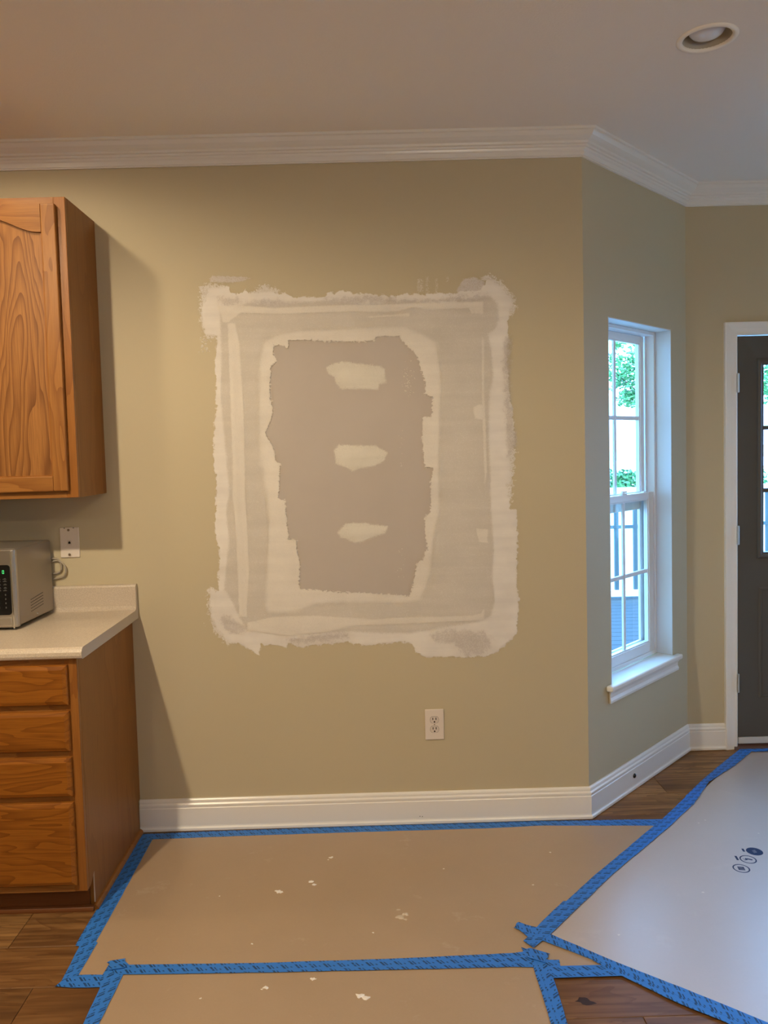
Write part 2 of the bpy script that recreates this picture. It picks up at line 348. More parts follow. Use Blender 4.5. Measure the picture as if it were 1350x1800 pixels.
# traced outlines in world metres: WALL = (x, z) on the back wall, FLOOR = (x, y) on the floor
WALL = {
  'outer': [(-0.6074,2.1808),(-0.563,2.1753),(-0.5493,2.1816),(-0.5214,2.1809),(-0.5166,2.1609),(-0.4901,2.1514),(-0.4606,2.1639),(-0.4364,2.1522),(-0.3996,2.1513),(-0.3625,2.157),(-0.3413,2.1499),(-0.2991,2.1466),(-0.2738,2.1349),(-0.1987,2.1308),(-0.1463,2.1317),(-0.1398,2.1455),(-0.1078,2.1462),(-0.0814,2.1544),(-0.034,2.1413),(0.051,2.1378),(0.0666,2.1352),(0.1336,2.1269),(0.1742,2.1347),(0.2593,2.1326),(0.302,2.1337),(0.3276,2.1287),(0.3646,2.1277),(0.3864,2.1405),(0.4659,2.1407),(0.4884,2.1822),(0.5359,2.1655),(0.5666,2.1249),(0.5931,2.0932),(0.5789,2.0565),(0.5708,2.0249),(0.5696,1.9566),(0.5625,1.8825),(0.5701,1.8029),(0.571,1.7232),(0.584,1.6855),(0.5873,1.6169),(0.5924,1.5676),(0.5891,1.531),(0.5699,1.5225),(0.5646,1.4825),(0.5711,1.459),(0.5698,1.3841),(0.5537,1.3777),(0.5643,1.3296),(0.5658,1.2807),(0.593,1.2741),(0.5953,1.194),(0.5949,1.1114),(0.5891,1.0403),(0.588,0.97),(0.5977,0.9039),(0.5904,0.8392),(0.5884,0.772),(0.5487,0.7347),(0.5099,0.7028),(0.4657,0.6824),(0.3566,0.6813),(0.2034,0.6857),(0.1763,0.707),(0.1588,0.7433),(0.113,0.7507),(0.0577,0.743),(-0.0297,0.7392),(-0.0777,0.7468),(-0.0843,0.7563),(-0.1878,0.75),(-0.2853,0.7393),(-0.3389,0.7576),(-0.3451,0.7438),(-0.372,0.7483),(-0.4478,0.7574),(-0.4552,0.7089),(-0.4865,0.7314),(-0.5344,0.7632),(-0.5724,0.7643),(-0.6032,0.809),(-0.6189,0.8226),(-0.6392,0.8741),(-0.6449,0.928),(-0.6428,0.9826),(-0.6241,0.971),(-0.61,0.9817),(-0.6069,1.0632),(-0.5997,1.1337),(-0.6146,1.221),(-0.6091,1.3072),(-0.6018,1.4415),(-0.6099,1.4906),(-0.608,1.5407),(-0.6025,1.6213),(-0.592,1.7004),(-0.5902,1.8072),(-0.5876,1.912),(-0.5779,1.9859),(-0.5908,1.9944),(-0.6173,1.9973),(-0.6293,2.0291),(-0.6321,2.0975),(-0.6119,2.139)],
  'gyp': [(-0.2971,1.9692),(-0.1773,1.965),(-0.1403,1.9585),(0.0012,1.9549),(0.0418,1.9594),(0.0466,1.9737),(0.141,1.9736),(0.1583,1.9464),(0.1892,1.9189),(0.211,1.8915),(0.2276,1.8285),(0.2424,1.7856),(0.2391,1.7397),(0.266,1.7311),(0.2642,1.6511),(0.2289,1.6493),(0.2217,1.5724),(0.2303,1.4545),(0.2664,1.4479),(0.2527,1.3926),(0.2499,1.2674),(0.2257,1.2573),(0.2244,1.198),(0.233,1.1271),(0.2125,1.0784),(0.1885,1.0684),(0.1813,1.0148),(0.1663,0.9599),(0.1519,0.9326),(0.1223,0.9404),(-0.0718,0.9555),(-0.1426,0.9594),(-0.2245,0.9709),(-0.2807,0.9734),(-0.2876,1.0003),(-0.2804,1.0815),(-0.2924,1.1359),(-0.2911,1.1748),(-0.3229,1.178),(-0.3306,1.2887),(-0.3336,1.3348),(-0.3585,1.3387),(-0.351,1.4617),(-0.3447,1.4803),(-0.3633,1.4912),(-0.3719,1.5453),(-0.3953,1.5888),(-0.4024,1.6047),(-0.3796,1.6521),(-0.3669,1.6945),(-0.3786,1.7479),(-0.3765,1.8115),(-0.37,1.8696),(-0.3447,1.8857),(-0.3596,1.9117),(-0.3584,1.9485),(-0.327,1.9477),(-0.3004,1.9365)],
  'inner': [(-0.3961,1.9606),(-0.3526,1.9861),(-0.2453,2.0034),(-0.1388,2.0063),(0.0475,2.0049),(0.1598,2.0042),(0.2333,1.9757),(0.2888,1.9431),(0.3004,1.8579),(0.3021,1.7302),(0.2872,1.4643),(0.2878,1.2824),(0.2578,1.1643),(0.243,1.0131),(0.1984,0.9151),(0.1443,0.9058),(-0.073,0.9147),(-0.117,0.9194),(-0.2264,0.9109),(-0.3074,0.8809),(-0.4109,0.8838),(-0.4262,0.9108),(-0.4084,1.1391),(-0.3986,1.2475),(-0.4177,1.4628),(-0.4284,1.4823),(-0.4218,1.8028),(-0.4117,1.8986)],
  'mid': [(-0.5591,2.1),(-0.5326,2.0905),(-0.4534,2.114),(-0.3486,2.1036),(-0.1355,2.1182),(0.0051,2.0969),(0.1735,2.106),(0.364,2.0945),(0.4316,2.1083),(0.4969,2.12),(0.5292,2.0893),(0.5334,2.0259),(0.5193,1.9906),(0.4896,1.9691),(0.4998,1.9109),(0.508,1.8045),(0.4896,1.7253),(0.4862,1.5383),(0.488,1.4385),(0.4882,1.2769),(0.4982,1.1141),(0.4878,1.0063),(0.4974,0.9067),(0.4802,0.8424),(0.4132,0.8211),(0.1414,0.7847),(-0.0763,0.7979),(-0.2826,0.7968),(-0.4996,0.8146),(-0.5209,0.8569),(-0.574,0.9692),(-0.5861,0.981),(-0.575,1.0658),(-0.5571,1.1799),(-0.5665,1.2942),(-0.5496,1.3847),(-0.5581,1.5209),(-0.5666,1.6563),(-0.572,1.753),(-0.5628,1.8802)],
  'lstrip': [(-0.5337,2.0374),(-0.5043,2.0388),(-0.4888,1.9518),(-0.4873,1.8568),(-0.4818,1.6975),(-0.4849,1.4839),(-0.4893,1.3581),(-0.4841,1.2498),(-0.4831,1.0598),(-0.5008,0.8702),(-0.5305,0.871),(-0.5305,1.0347),(-0.5329,1.2512),(-0.5398,1.3595),(-0.5352,1.4852),(-0.5341,1.8057)],
  'tstrip': [(-0.5722,2.107),(-0.4805,2.1069),(-0.349,2.093),(-0.1361,2.0982),(0.0499,2.0958),(0.189,2.0978),(0.4224,2.0975),(0.4741,2.0984),(0.4732,2.0518),(0.4274,2.053),(0.4174,2.0737),(0.2781,2.0701),(0.1931,2.082),(0.1344,2.0677),(0.0289,2.0675),(-0.0405,2.0715),(-0.1369,2.0717),(-0.3498,2.0695),(-0.4816,2.0782),(-0.5308,2.0424),(-0.5522,2.0445)],
  'tstreak': [(0.0128,2.0502),(0.1824,2.0592),(0.1822,2.0481),(0.0283,2.0453)],
  'bstrip': [(-0.4984,0.847),(-0.3902,0.867),(-0.2277,0.867),(0.0168,0.8462),(0.143,0.8519),(0.4036,0.8492),(0.4414,0.8574),(0.4556,0.8755),(0.4547,0.8299),(0.1963,0.8249),(-0.0756,0.821),(-0.1748,0.7995),(-0.3379,0.7877),(-0.4996,0.8146)],
  'rline': [(0.467,1.9653),(0.4756,1.9427),(0.4714,1.719),(0.4757,1.5838),(0.4773,1.4252),(0.4673,1.38),(0.4644,1.5841),(0.4624,1.7193)],
  'rpatch': [(0.4278,1.6842),(0.4506,1.6948),(0.4664,1.6922),(0.4676,1.6336),(0.4314,1.6391)],
  'rpatch2': [(0.4297,1.2008),(0.4753,1.1972),(0.4743,1.1423),(0.4392,1.1478)],
  'spot1': [(-0.1512,1.8539),(-0.1386,1.8637),(-0.0886,1.8791),(-0.0102,1.8659),(0.0436,1.859),(0.0593,1.8586),(0.0792,1.8422),(0.0846,1.7897),(0.0574,1.7843),(0.0523,1.7636),(-0.049,1.7685),(-0.0918,1.7696),(-0.1138,1.7888),(-0.123,1.8208),(-0.144,1.8321)],
  'spot2': [(-0.1316,1.5276),(-0.1095,1.5496),(0.0352,1.5423),(0.0412,1.5395),(0.082,1.5142),(0.0664,1.4793),(0.0231,1.4601),(-0.0261,1.4553),(-0.0581,1.4427),(-0.0745,1.4566),(-0.123,1.4742)],
  'spot3': [(-0.1251,1.2),(-0.0913,1.2356),(-0.0275,1.2373),(0.0269,1.2278),(0.0758,1.2183),(0.0647,1.1914),(0.0155,1.1765),(-0.0343,1.1563),(-0.0571,1.1569),(-0.0885,1.1715),(-0.1156,1.1801)],
  'stroke': [(-0.5994,2.2146),(-0.5879,2.2244),(-0.4721,2.2171),(-0.4365,2.2129),(-0.457,2.2035),(-0.5086,2.1967),(-0.5932,2.2014)],
  'blob': [(0.3706,2.1431),(0.3973,2.1867),(0.44,2.1944),(0.4822,2.1746),(0.4725,2.1361),(0.376,2.1341)],
  'rough_a': [(-0.6364,2.1815),(-0.6137,2.192),(-0.5468,2.1903),(-0.5301,2.1568),(-0.5594,2.0912),(-0.5717,2.0028),(-0.5994,1.9791),(-0.6215,1.9885),(-0.6411,2.06)],
  'rough_b': [(-0.6508,0.9874),(-0.6054,0.9839),(-0.5863,0.8818),(-0.5353,0.7762),(-0.5817,0.759),(-0.6302,0.809),(-0.6544,0.8953)],
  'rough_c': [(-0.3816,2.1862),(-0.3509,2.17),(-0.3069,2.149),(-0.4412,2.1435),(-0.4317,2.161)],
  'rough_d': [(0.469,2.1871),(0.4962,2.2019),(0.5539,2.1673),(0.5935,2.1176),(0.6062,2.0729),(0.5785,2.0292),(0.562,2.1184),(0.5222,2.1526)],
  'rough_e': [(0.5519,1.5365),(0.5924,1.5128),(0.5761,1.3543),(0.5729,1.2974),(0.548,1.3095)],
  'scrape_a': [(-0.5623,2.1333),(-0.5307,2.1413),(-0.4862,2.1358),(-0.4781,2.1135),(-0.532,2.106),(-0.5587,2.1111)],
  'scrape_b': [(-0.4554,2.1218),(-0.3525,2.1236),(-0.2632,2.1147),(-0.2682,2.0994),(-0.3758,2.0954),(-0.4561,2.1019)],
  'scrape_c': [(-0.1421,2.1227),(0.006,2.1301),(0.1401,2.1157),(0.2745,2.1079),(0.3645,2.1189),(0.4902,2.1202),(0.4898,2.098),(0.364,2.099),(0.1397,2.1002),(0.0052,2.1036),(-0.1294,2.0981)],
  'scrape_d': [(-0.605,0.8708),(-0.5662,0.8697),(-0.5105,0.8288),(-0.5068,0.8055),(-0.5572,0.8023),(-0.5929,0.8265)],
  'scrape_e': [(-0.3405,0.7776),(-0.2141,0.7879),(-0.0902,0.7913),(-0.0862,0.7703),(-0.215,0.7601),(-0.3297,0.7587)],
  'scrape_f': [(0.2401,0.7842),(0.3368,0.7908),(0.4514,0.7782),(0.4875,0.74),(0.4498,0.6898),(0.3623,0.6923),(0.3356,0.735),(0.2556,0.7559)],
  'scrape_g': [(0.5499,1.9409),(0.5773,1.9624),(0.5686,1.7165),(0.5852,1.626),(0.5879,1.5129),(0.5625,1.491),(0.5551,1.7168)],
  'v1': [(0.2518,2.1969),(0.2608,2.1967),(0.2593,2.1304),(0.2503,2.1306)],
  'v2': [(0.2897,2.1893),(0.2953,2.1892),(0.2963,2.1295),(0.2895,2.1296)],
  'v3': [(0.3325,2.1971),(0.337,2.197),(0.3366,2.1782),(0.3321,2.1783)],
  'v4': [(0.2181,2.1911),(0.2382,2.1906),(0.2394,2.142),(0.2147,2.1426)],
}
FLOOR = {
  'tape_back': [(-0.9486,-0.0315),(-0.8345,-0.0291),(-0.6055,-0.0242),(-0.0521,-0.02),(0.4336,-0.0213),(0.6653,-0.0212),(1.01,-0.0308),(1.1668,-0.0383),(1.1159,-0.0885),(0.6568,-0.0597),(0.4265,-0.0692),(-0.0519,-0.068),(-0.3248,-0.0699),(-0.597,-0.0719),(-0.8226,-0.0767),(-0.9082,-0.0784)],
  'tape_cabinet': [(-0.9529,-0.0407),(-0.9179,-0.0429),(-0.8944,-0.0792),(-0.8938,-0.247),(-0.8921,-0.4931),(-0.8939,-0.6865),(-0.8929,-0.7733),(-0.9523,-0.7507),(-0.9536,-0.7277),(-0.9532,-0.5443)],
  'tape_cabinet_lower': [(-0.9404,-0.7196),(-0.8868,-0.7396),(-0.8916,-0.893),(-0.894,-0.9448),(-0.9416,-0.9402),(-0.931,-0.9211)],
  'tape_step': [(-0.9412,-0.9414),(-0.931,-0.9211),(-0.8911,-0.8943),(-0.8201,-0.8963),(-0.79,-0.8592),(-0.7973,-0.9149),(-0.8067,-0.9512),(-0.8905,-0.9497)],
  'tape_middle': [(-0.8081,-0.84),(-0.7941,-0.83),(-0.7707,-0.8391),(-0.7537,-0.8557),(-0.3722,-0.866),(0.053,-0.8653),(0.3954,-0.857),(0.4308,-0.8515),(0.4282,-0.8296),(0.4545,-0.8445),(0.5009,-0.8603),(0.4893,-0.881),(0.4663,-0.9239),(0.4383,-0.9226),(0.384,-0.9192),(0.0509,-0.9157),(-0.3662,-0.9092),(-0.7607,-0.8991),(-0.7886,-0.8902),(-0.8159,-0.858)],
  'tape_lower_left': [(-0.8159,-0.858),(-0.8012,-0.8509),(-0.758,-0.8916),(-0.7613,-1.0953),(-0.7614,-1.1609),(-0.805,-1.1591),(-0.8048,-1.0935),(-0.8076,-0.9583),(-0.8192,-0.9139)],
  'tape_lower_right': [(0.4453,-0.905),(0.4943,-0.8891),(0.4926,-0.9748),(0.4872,-1.1495),(0.4855,-1.2135),(0.4437,-1.2118),(0.4441,-1.1476)],
  'tape_right_short': [(0.4864,-0.894),(0.5281,-0.896),(0.5246,-0.9241),(0.6279,-0.9239),(0.66,-0.928),(0.6995,-0.9747),(0.4877,-0.9746),(0.4872,-0.9198)],
  'tape_diag_low_a': [(0.5075,-0.7773),(0.5316,-0.7727),(0.66,-0.8892),(0.839,-1.0336),(0.9954,-1.1653),(1.0563,-1.2182),(1.0197,-1.2322),(0.9265,-1.1623),(0.7642,-1.0208),(0.6373,-0.909),(0.4984,-0.8024)],
  'tape_diag_low_b': [(0.6229,-0.9005),(0.638,-0.9064),(0.7651,-1.0185),(0.9275,-1.1603),(1.0197,-1.2322),(0.9752,-1.2342),(0.8918,-1.1629),(0.8043,-1.093),(0.6964,-0.9843)],
  'tape_diag_up': [(0.4377,-0.7446),(0.4655,-0.7222),(0.4952,-0.7357),(0.6143,-0.5973),(0.6237,-0.5978),(0.7684,-0.4401),(1.1723,-0.0237),(1.3634,0.193),(1.3468,0.0997),(1.1627,-0.1029),(0.8259,-0.4433),(0.5316,-0.7727),(0.4648,-0.8368),(0.4405,-0.8024),(0.4584,-0.7834)],
  'tape_diag_up_b': [(1.3286,0.1558),(1.4944,0.3418),(1.6871,0.542),(1.7964,0.6515),(1.8477,0.6299),(1.6818,0.4605),(1.4875,0.2901),(1.3245,0.0691)],
  'tape_door': [(1.7947,0.6598),(1.9405,0.6582),(2.1345,0.6521),(2.6307,0.636),(2.5968,0.5869),(1.9213,0.6206),(1.8283,0.6131)],
  'sheet1': [(-0.9339,-0.0513),(1.1421,-0.0612),(1.2439,0.0223),(0.7534,-0.5121),(0.5,-0.7711),(0.6546,-0.9072),(0.68,-0.959),(0.4983,-0.9505),(0.463,-0.9007),(-0.7663,-0.881),(-0.8108,-0.9242),(-0.9194,-0.9339),(-0.9247,-0.7435)],
  'sheet2': [(-0.7928,-0.8823),(0.4658,-0.9111),(0.4706,-0.9566),(0.4738,-1.1489),(0.4711,-1.2129),(-0.7824,-1.16)],
  'sheet3': [(0.4881,-0.7849),(0.7514,-0.5191),(1.2451,0.0018),(1.4283,0.2173),(1.8126,0.6326),(2.1225,0.6308),(2.6161,0.6148),(1.5207,-0.9688),(1.1552,-1.2941),(1.0257,-1.2208)],
  'splats': [(-0.1852,-0.2758),(-0.1731,-0.26),(-0.2387,-0.4211),(-0.2251,-0.4439),(-0.3492,-0.4803),(-0.3369,-0.4845),(-0.5495,-0.4976),(-0.3981,-0.7694),(-0.3401,-0.9797),(-0.3297,-0.973),(-0.5068,-1.0095),(-0.197,-0.9428),(-0.0614,-1.0204),(-0.0407,-1.0282),(0.2381,-0.3642),(0.067,-0.6526),(0.0844,-0.6377),(0.0631,-0.6109),(0.0849,-0.6661),(0.6466,-0.2705),(0.5371,-0.4859),(-0.0209,-0.7304),(1.3224,-0.058),(1.4772,-0.1763),(1.2855,-0.08),(0.7413,-0.7832),(1.0962,-0.5658)],
}

# ================================================================== SETTING
def st(o, label, cat):
    return tag(o, label, cat, kind='structure')
# ---- ceiling with round holes for the recessed lights
def build_ceiling():
    bm = bmesh.new(); q = .13; R = .072; n = 32
    xs = sorted(set([X_MIN - TH, X_MAX + TH] + [round(c[0] + d, 4) for c in CANS for d in (-q, q)]))
    ys = sorted(set([Y_MIN - TH, C2Y + TH] + [round(c[1] + d, 4) for c in CANS for d in (-q, q)]))
    V = {}
    def vt(x, y):
        k = (round(x, 5), round(y, 5))
        if k not in V: V[k] = bm.verts.new((x, y, H))
        return V[k]
    for x0, x1 in zip(xs, xs[1:]):
        for y0, y1 in zip(ys, ys[1:]):
            c = next((c for c in CANS if abs(c[0] - (x0 + x1) / 2) < .01 and abs(c[1] - (y0 + y1) / 2) < .01), None)
            if not c: bm.faces.new((vt(x0, y0), vt(x0, y1), vt(x1, y1), vt(x1, y0))); continue
            ring, outer = [], []
            for i in range(n):
                a = 2 * math.pi * i / n; ca, sa = math.cos(a), math.sin(a)
                ring.append(vt(c[0] + R * ca, c[1] + R * sa)); s = q / max(abs(ca), abs(sa)); outer.append(vt(c[0] + s * ca, c[1] + s * sa))
            for i in range(n): bm.faces.new((ring[i], outer[i], outer[(i + 1) % n], ring[(i + 1) % n]))
    o = link('ceiling', bm, CEIL)
    bm = bx(X_MIN - TH, X_MAX + TH, Y_MIN - TH, C2Y + TH, H + .22, H + .26); o2 = link('ceiling_deck', bm, SIDING, o)
    # closed edges between plaster and roof deck
    bm = bmesh.new()
    X0, X1, Y0, Y1 = X_MIN - TH, X_MAX + TH, Y_MIN - TH, C2Y + TH
    box(bm, X0, X1, Y0, Y0 + .02, H + .002, H + .22); box(bm, X0, X1, Y1 - .02, Y1, H + .002, H + .22)
    box(bm, X0, X0 + .02, Y0 + .02, Y1 - .02, H + .002, H + .22); box(bm, X1 - .02, X1, Y0 + .02, Y1 - .02, H + .002, H + .22)
    link('ceiling_rim', bm, SIDING, o)
    return o
st(build_ceiling(), 'off-white textured plaster ceiling over the whole room', 'ceiling')

# ---- walls: rectangle with one optional opening, in (s, depth, z) of the wall's own frame
def wall(name, p0, p1, hole=None, ext=(0, 0), label=''):
    """p0->p1 along the room face with the room on the right-hand side"""
    p0 = Vector(p0); p1 = Vector(p1); L = (p1 - p0).length; d = (p1 - p0).normalized()
    bm = bmesh.new(); a, b = -ext[0], L + ext[1]
    if hole:
        s0, s1, z0, z1 = hole
        box(bm, a, s0, 0, TH, 0, H); box(bm, s1, b, 0, TH, 0, H); box(bm, s0, s1, 0, TH, z1, H)
        if z0 > .01: box(bm, s0, s1, 0, TH, 0, z0)
    else: box(bm, a, b, 0, TH, 0, H)
    o = link(name, bm, PAINT); o.location = (p0.x, p0.y, 0); o.rotation_euler = (0, 0, math.atan2(d.y, d.x))
    return st(o, label, 'wall')
WIN = (.196, .796, .488, 2.05)
BAYL = math.hypot(C2X - C1X, C2Y)
DH = (DOOR_L - C2X - .022, DOOR_R - C2X + .022, 0, 2.052)
wall('wall_back', (X_MIN, 0), (C1X, 0), None, (TH, 0), 'greige wall with the unfinished drywall repair')
wb = wall('wall_bay_left', (C1X, 0), (C2X, C2Y), WIN, (0, .0), 'greige angled wall holding the narrow double-hung window')
wall('wall_far', (C2X, C2Y), (FAR_R, C2Y), DH, (.06, .06), 'greige wall around the dark exterior door')
wall('wall_bay_right', (FAR_R, C2Y), (B4X, 0), (BAYL - .796, BAYL - .196, .488, 2.05), (0, 0), 'greige angled wall right of the door')
wall('wall_right', (B4X, 0), (B4X, Y_MIN), (4.0, 4.9, .90, 2.05), (0, TH), 'greige wall at the right end of the room')  # opening for the added fill window
wall('wall_front', (B4X, Y_MIN), (X_MIN, Y_MIN), None, (0, TH), 'greige wall behind the camera')
wall('wall_left', (X_MIN, Y_MIN), (X_MIN, 0), None, (0, 0), 'greige wall at the far left')

# ---- floor: dark bed with individual hickory planks
fl = st(link('floor', bx(X_MIN - TH, X_MAX + TH, Y_MIN - TH, C2Y + TH, -.12, -.0125), SUB), 'hickory plank floor under the taped boards', 'floor')
def build_planks():
    rnd = random.Random(4); rw = .191; y_top = C2Y + .10; base = -1.131
    known = {0: -1.16 , -1: -1.005, -2: .694}
    rows = range(-20, 10); meshes = {}
    def plank_mesh(L, W):
        k = (round(L, 2), round(W, 3))
        if k not in meshes:
            bm = bx(-L / 2, L / 2, -W / 2, W / 2, -.012, 0)
            bmesh.ops.bevel(bm, geom=[e for e in bm.edges if all(abs(v.co.z) < 1e-6 for v in e.verts)], offset=.0012, segments=1, affect='EDGES')
            me = bpy.data.meshes.new('plank'); bm.to_mesh(me); bm.free(); me.materials.append(PLANK); meshes[k] = me
        return meshes[k]
    # joints seen in the photograph, by the row's lower edge
    seen = {-1.322: [.694], -1.131: [-1.005, .97], -.94: [-2.2, .4], -.749: [-1.163, .9], .206: [1.27], .397: [.5, 2.0], .015: [1.65], .588: [1.1, 2.3]}
    for r in rows:
        y0 = base + rw * r
        if y0 > y_top - .02: continue
        y1 = min(y0 + rw, y_top)
        key = next((k for k in seen if abs(k - y0) < .02), None)
        joints = list(seen[key]) if key is not None else [X_MIN + rnd.uniform(.6, 1.4)]
        while joints[-1] < X_MAX + TH: joints.append(joints[-1] + rnd.choice((1.2, 1.5, 1.8)))
        while joints[0] > X_MIN - TH: joints.insert(0, joints[0] - rnd.choice((1.2, 1.5, 1.8)))
        for a, b in zip(joints, joints[1:]):
            a = max(a, X_MIN - TH); b = min(b, X_MAX + TH)
            if b - a < .05: continue
            me = plank_mesh(b - a - .0015, y1 - y0 - .0015)
            o = bpy.data.objects.new('plank', me); COL.objects.link(o); o.location = ((a + b) / 2, (y0 + y1) / 2, 0); o.parent = fl
build_planks()
# knot in the bare plank between the boards
rk_ = random.Random(8); kp = [(.558 + (.020 + rk_.uniform(-.006, .007)) * math.cos(a) * (1.5 if math.cos(a) * math.sin(a) < 0 else .8), -1.066 + (.020 + rk_.uniform(-.006, .007)) * math.sin(a) * .75) for a in [2 * math.pi * k / 18 for k in range(18)]]
bm = bmesh.new(); bm.faces.new([bm.verts.new((x, y, .00015)) for x, y in kp]); link('knot', bm, mat('dark_knot', (.035, .016, .010), .5, .3), fl)

# ---- baseboards and crown, mitred round the bay
PATH = [(-.9605, 0), (C1X, 0), (C2X, C2Y), (CASE_L, C2Y)]
BASE = [(0, 0), (.016, 0), (.020, .004), (.0195, .013), (.0155, .019), (.0145, .024), (.0145, .094), (.0125, .097), (.0125, .099), (.0135, .103), (.0135, .109), (.0095, .114), (.0088, .117), (.0095, .120), (.0080, .126), (.0050, .130), (0, .131)]
CR, CDp = .0768, .0917
CROWN = [(0, 0), (CR, 0), (CR, -.010), (CR - .007, -.012), (CR - .009, -.016), (CR - .016, -.026), (CR - .027, -.034), (CR - .038, -.040), (CR - .041, -.048), (CR - .049, -.050), (CR - .050, -.057), (CR - .056, -.059), (CR - .058, -.066), (.014, -.070), (.0125, -.086), (.0085, -.0875), (.0085, -.0917), (0, -.0917)]
for k, (nm, lb) in enumerate((('back', 'white profiled baseboard under the patched wall'), ('bay_left', 'white baseboard on the angled wall below the window'), ('far', 'short white baseboard left of the door casing'))):
    st(link('baseboard_' + nm, sweep_run(PATH, BASE, 0, k), TRIM), lb, 'baseboard')
CPATH = [(X_MIN, 0), (C1X, 0), (C2X, C2Y), (FAR_R, C2Y), (B4X, 0), (B4X, Y_MIN)]
for k, lb in enumerate(('white crown moulding above the patched wall', 'white crown moulding above the angled window wall', 'white crown moulding above the door', 'white crown moulding on the right angled wall', 'white crown moulding on the right wall')):
    st(link('trim_%d' % (k + 1), sweep_run(CPATH, CROWN, H, k), TRIM), lb, 'crown moulding')
RP = [(DOOR_R + .062, C2Y), (FAR_R, C2Y), (B4X, 0), (B4X, -.5)]
for k, (nm, lb) in enumerate((('far_right', 'white baseboard right of the door'), ('bay_right', 'white baseboard on the right angled wall'), ('right', 'white baseboard on the right wall'))):
    st(link('baseboard_' + nm, sweep_run(RP, BASE, 0, k), TRIM), lb, 'baseboard')
# nail marks in the back baseboard
for i, x in enumerate((.176, .186)):
    bm = lathe([(0, -.0006), (.0018, 0), (.0018, .0002), (0, .0002)], 8, 'Y', (x, -.0148, .033 - .001 * i)); link('nail_hole', bm, SLOT, bpy.data.objects['baseboard_back'])

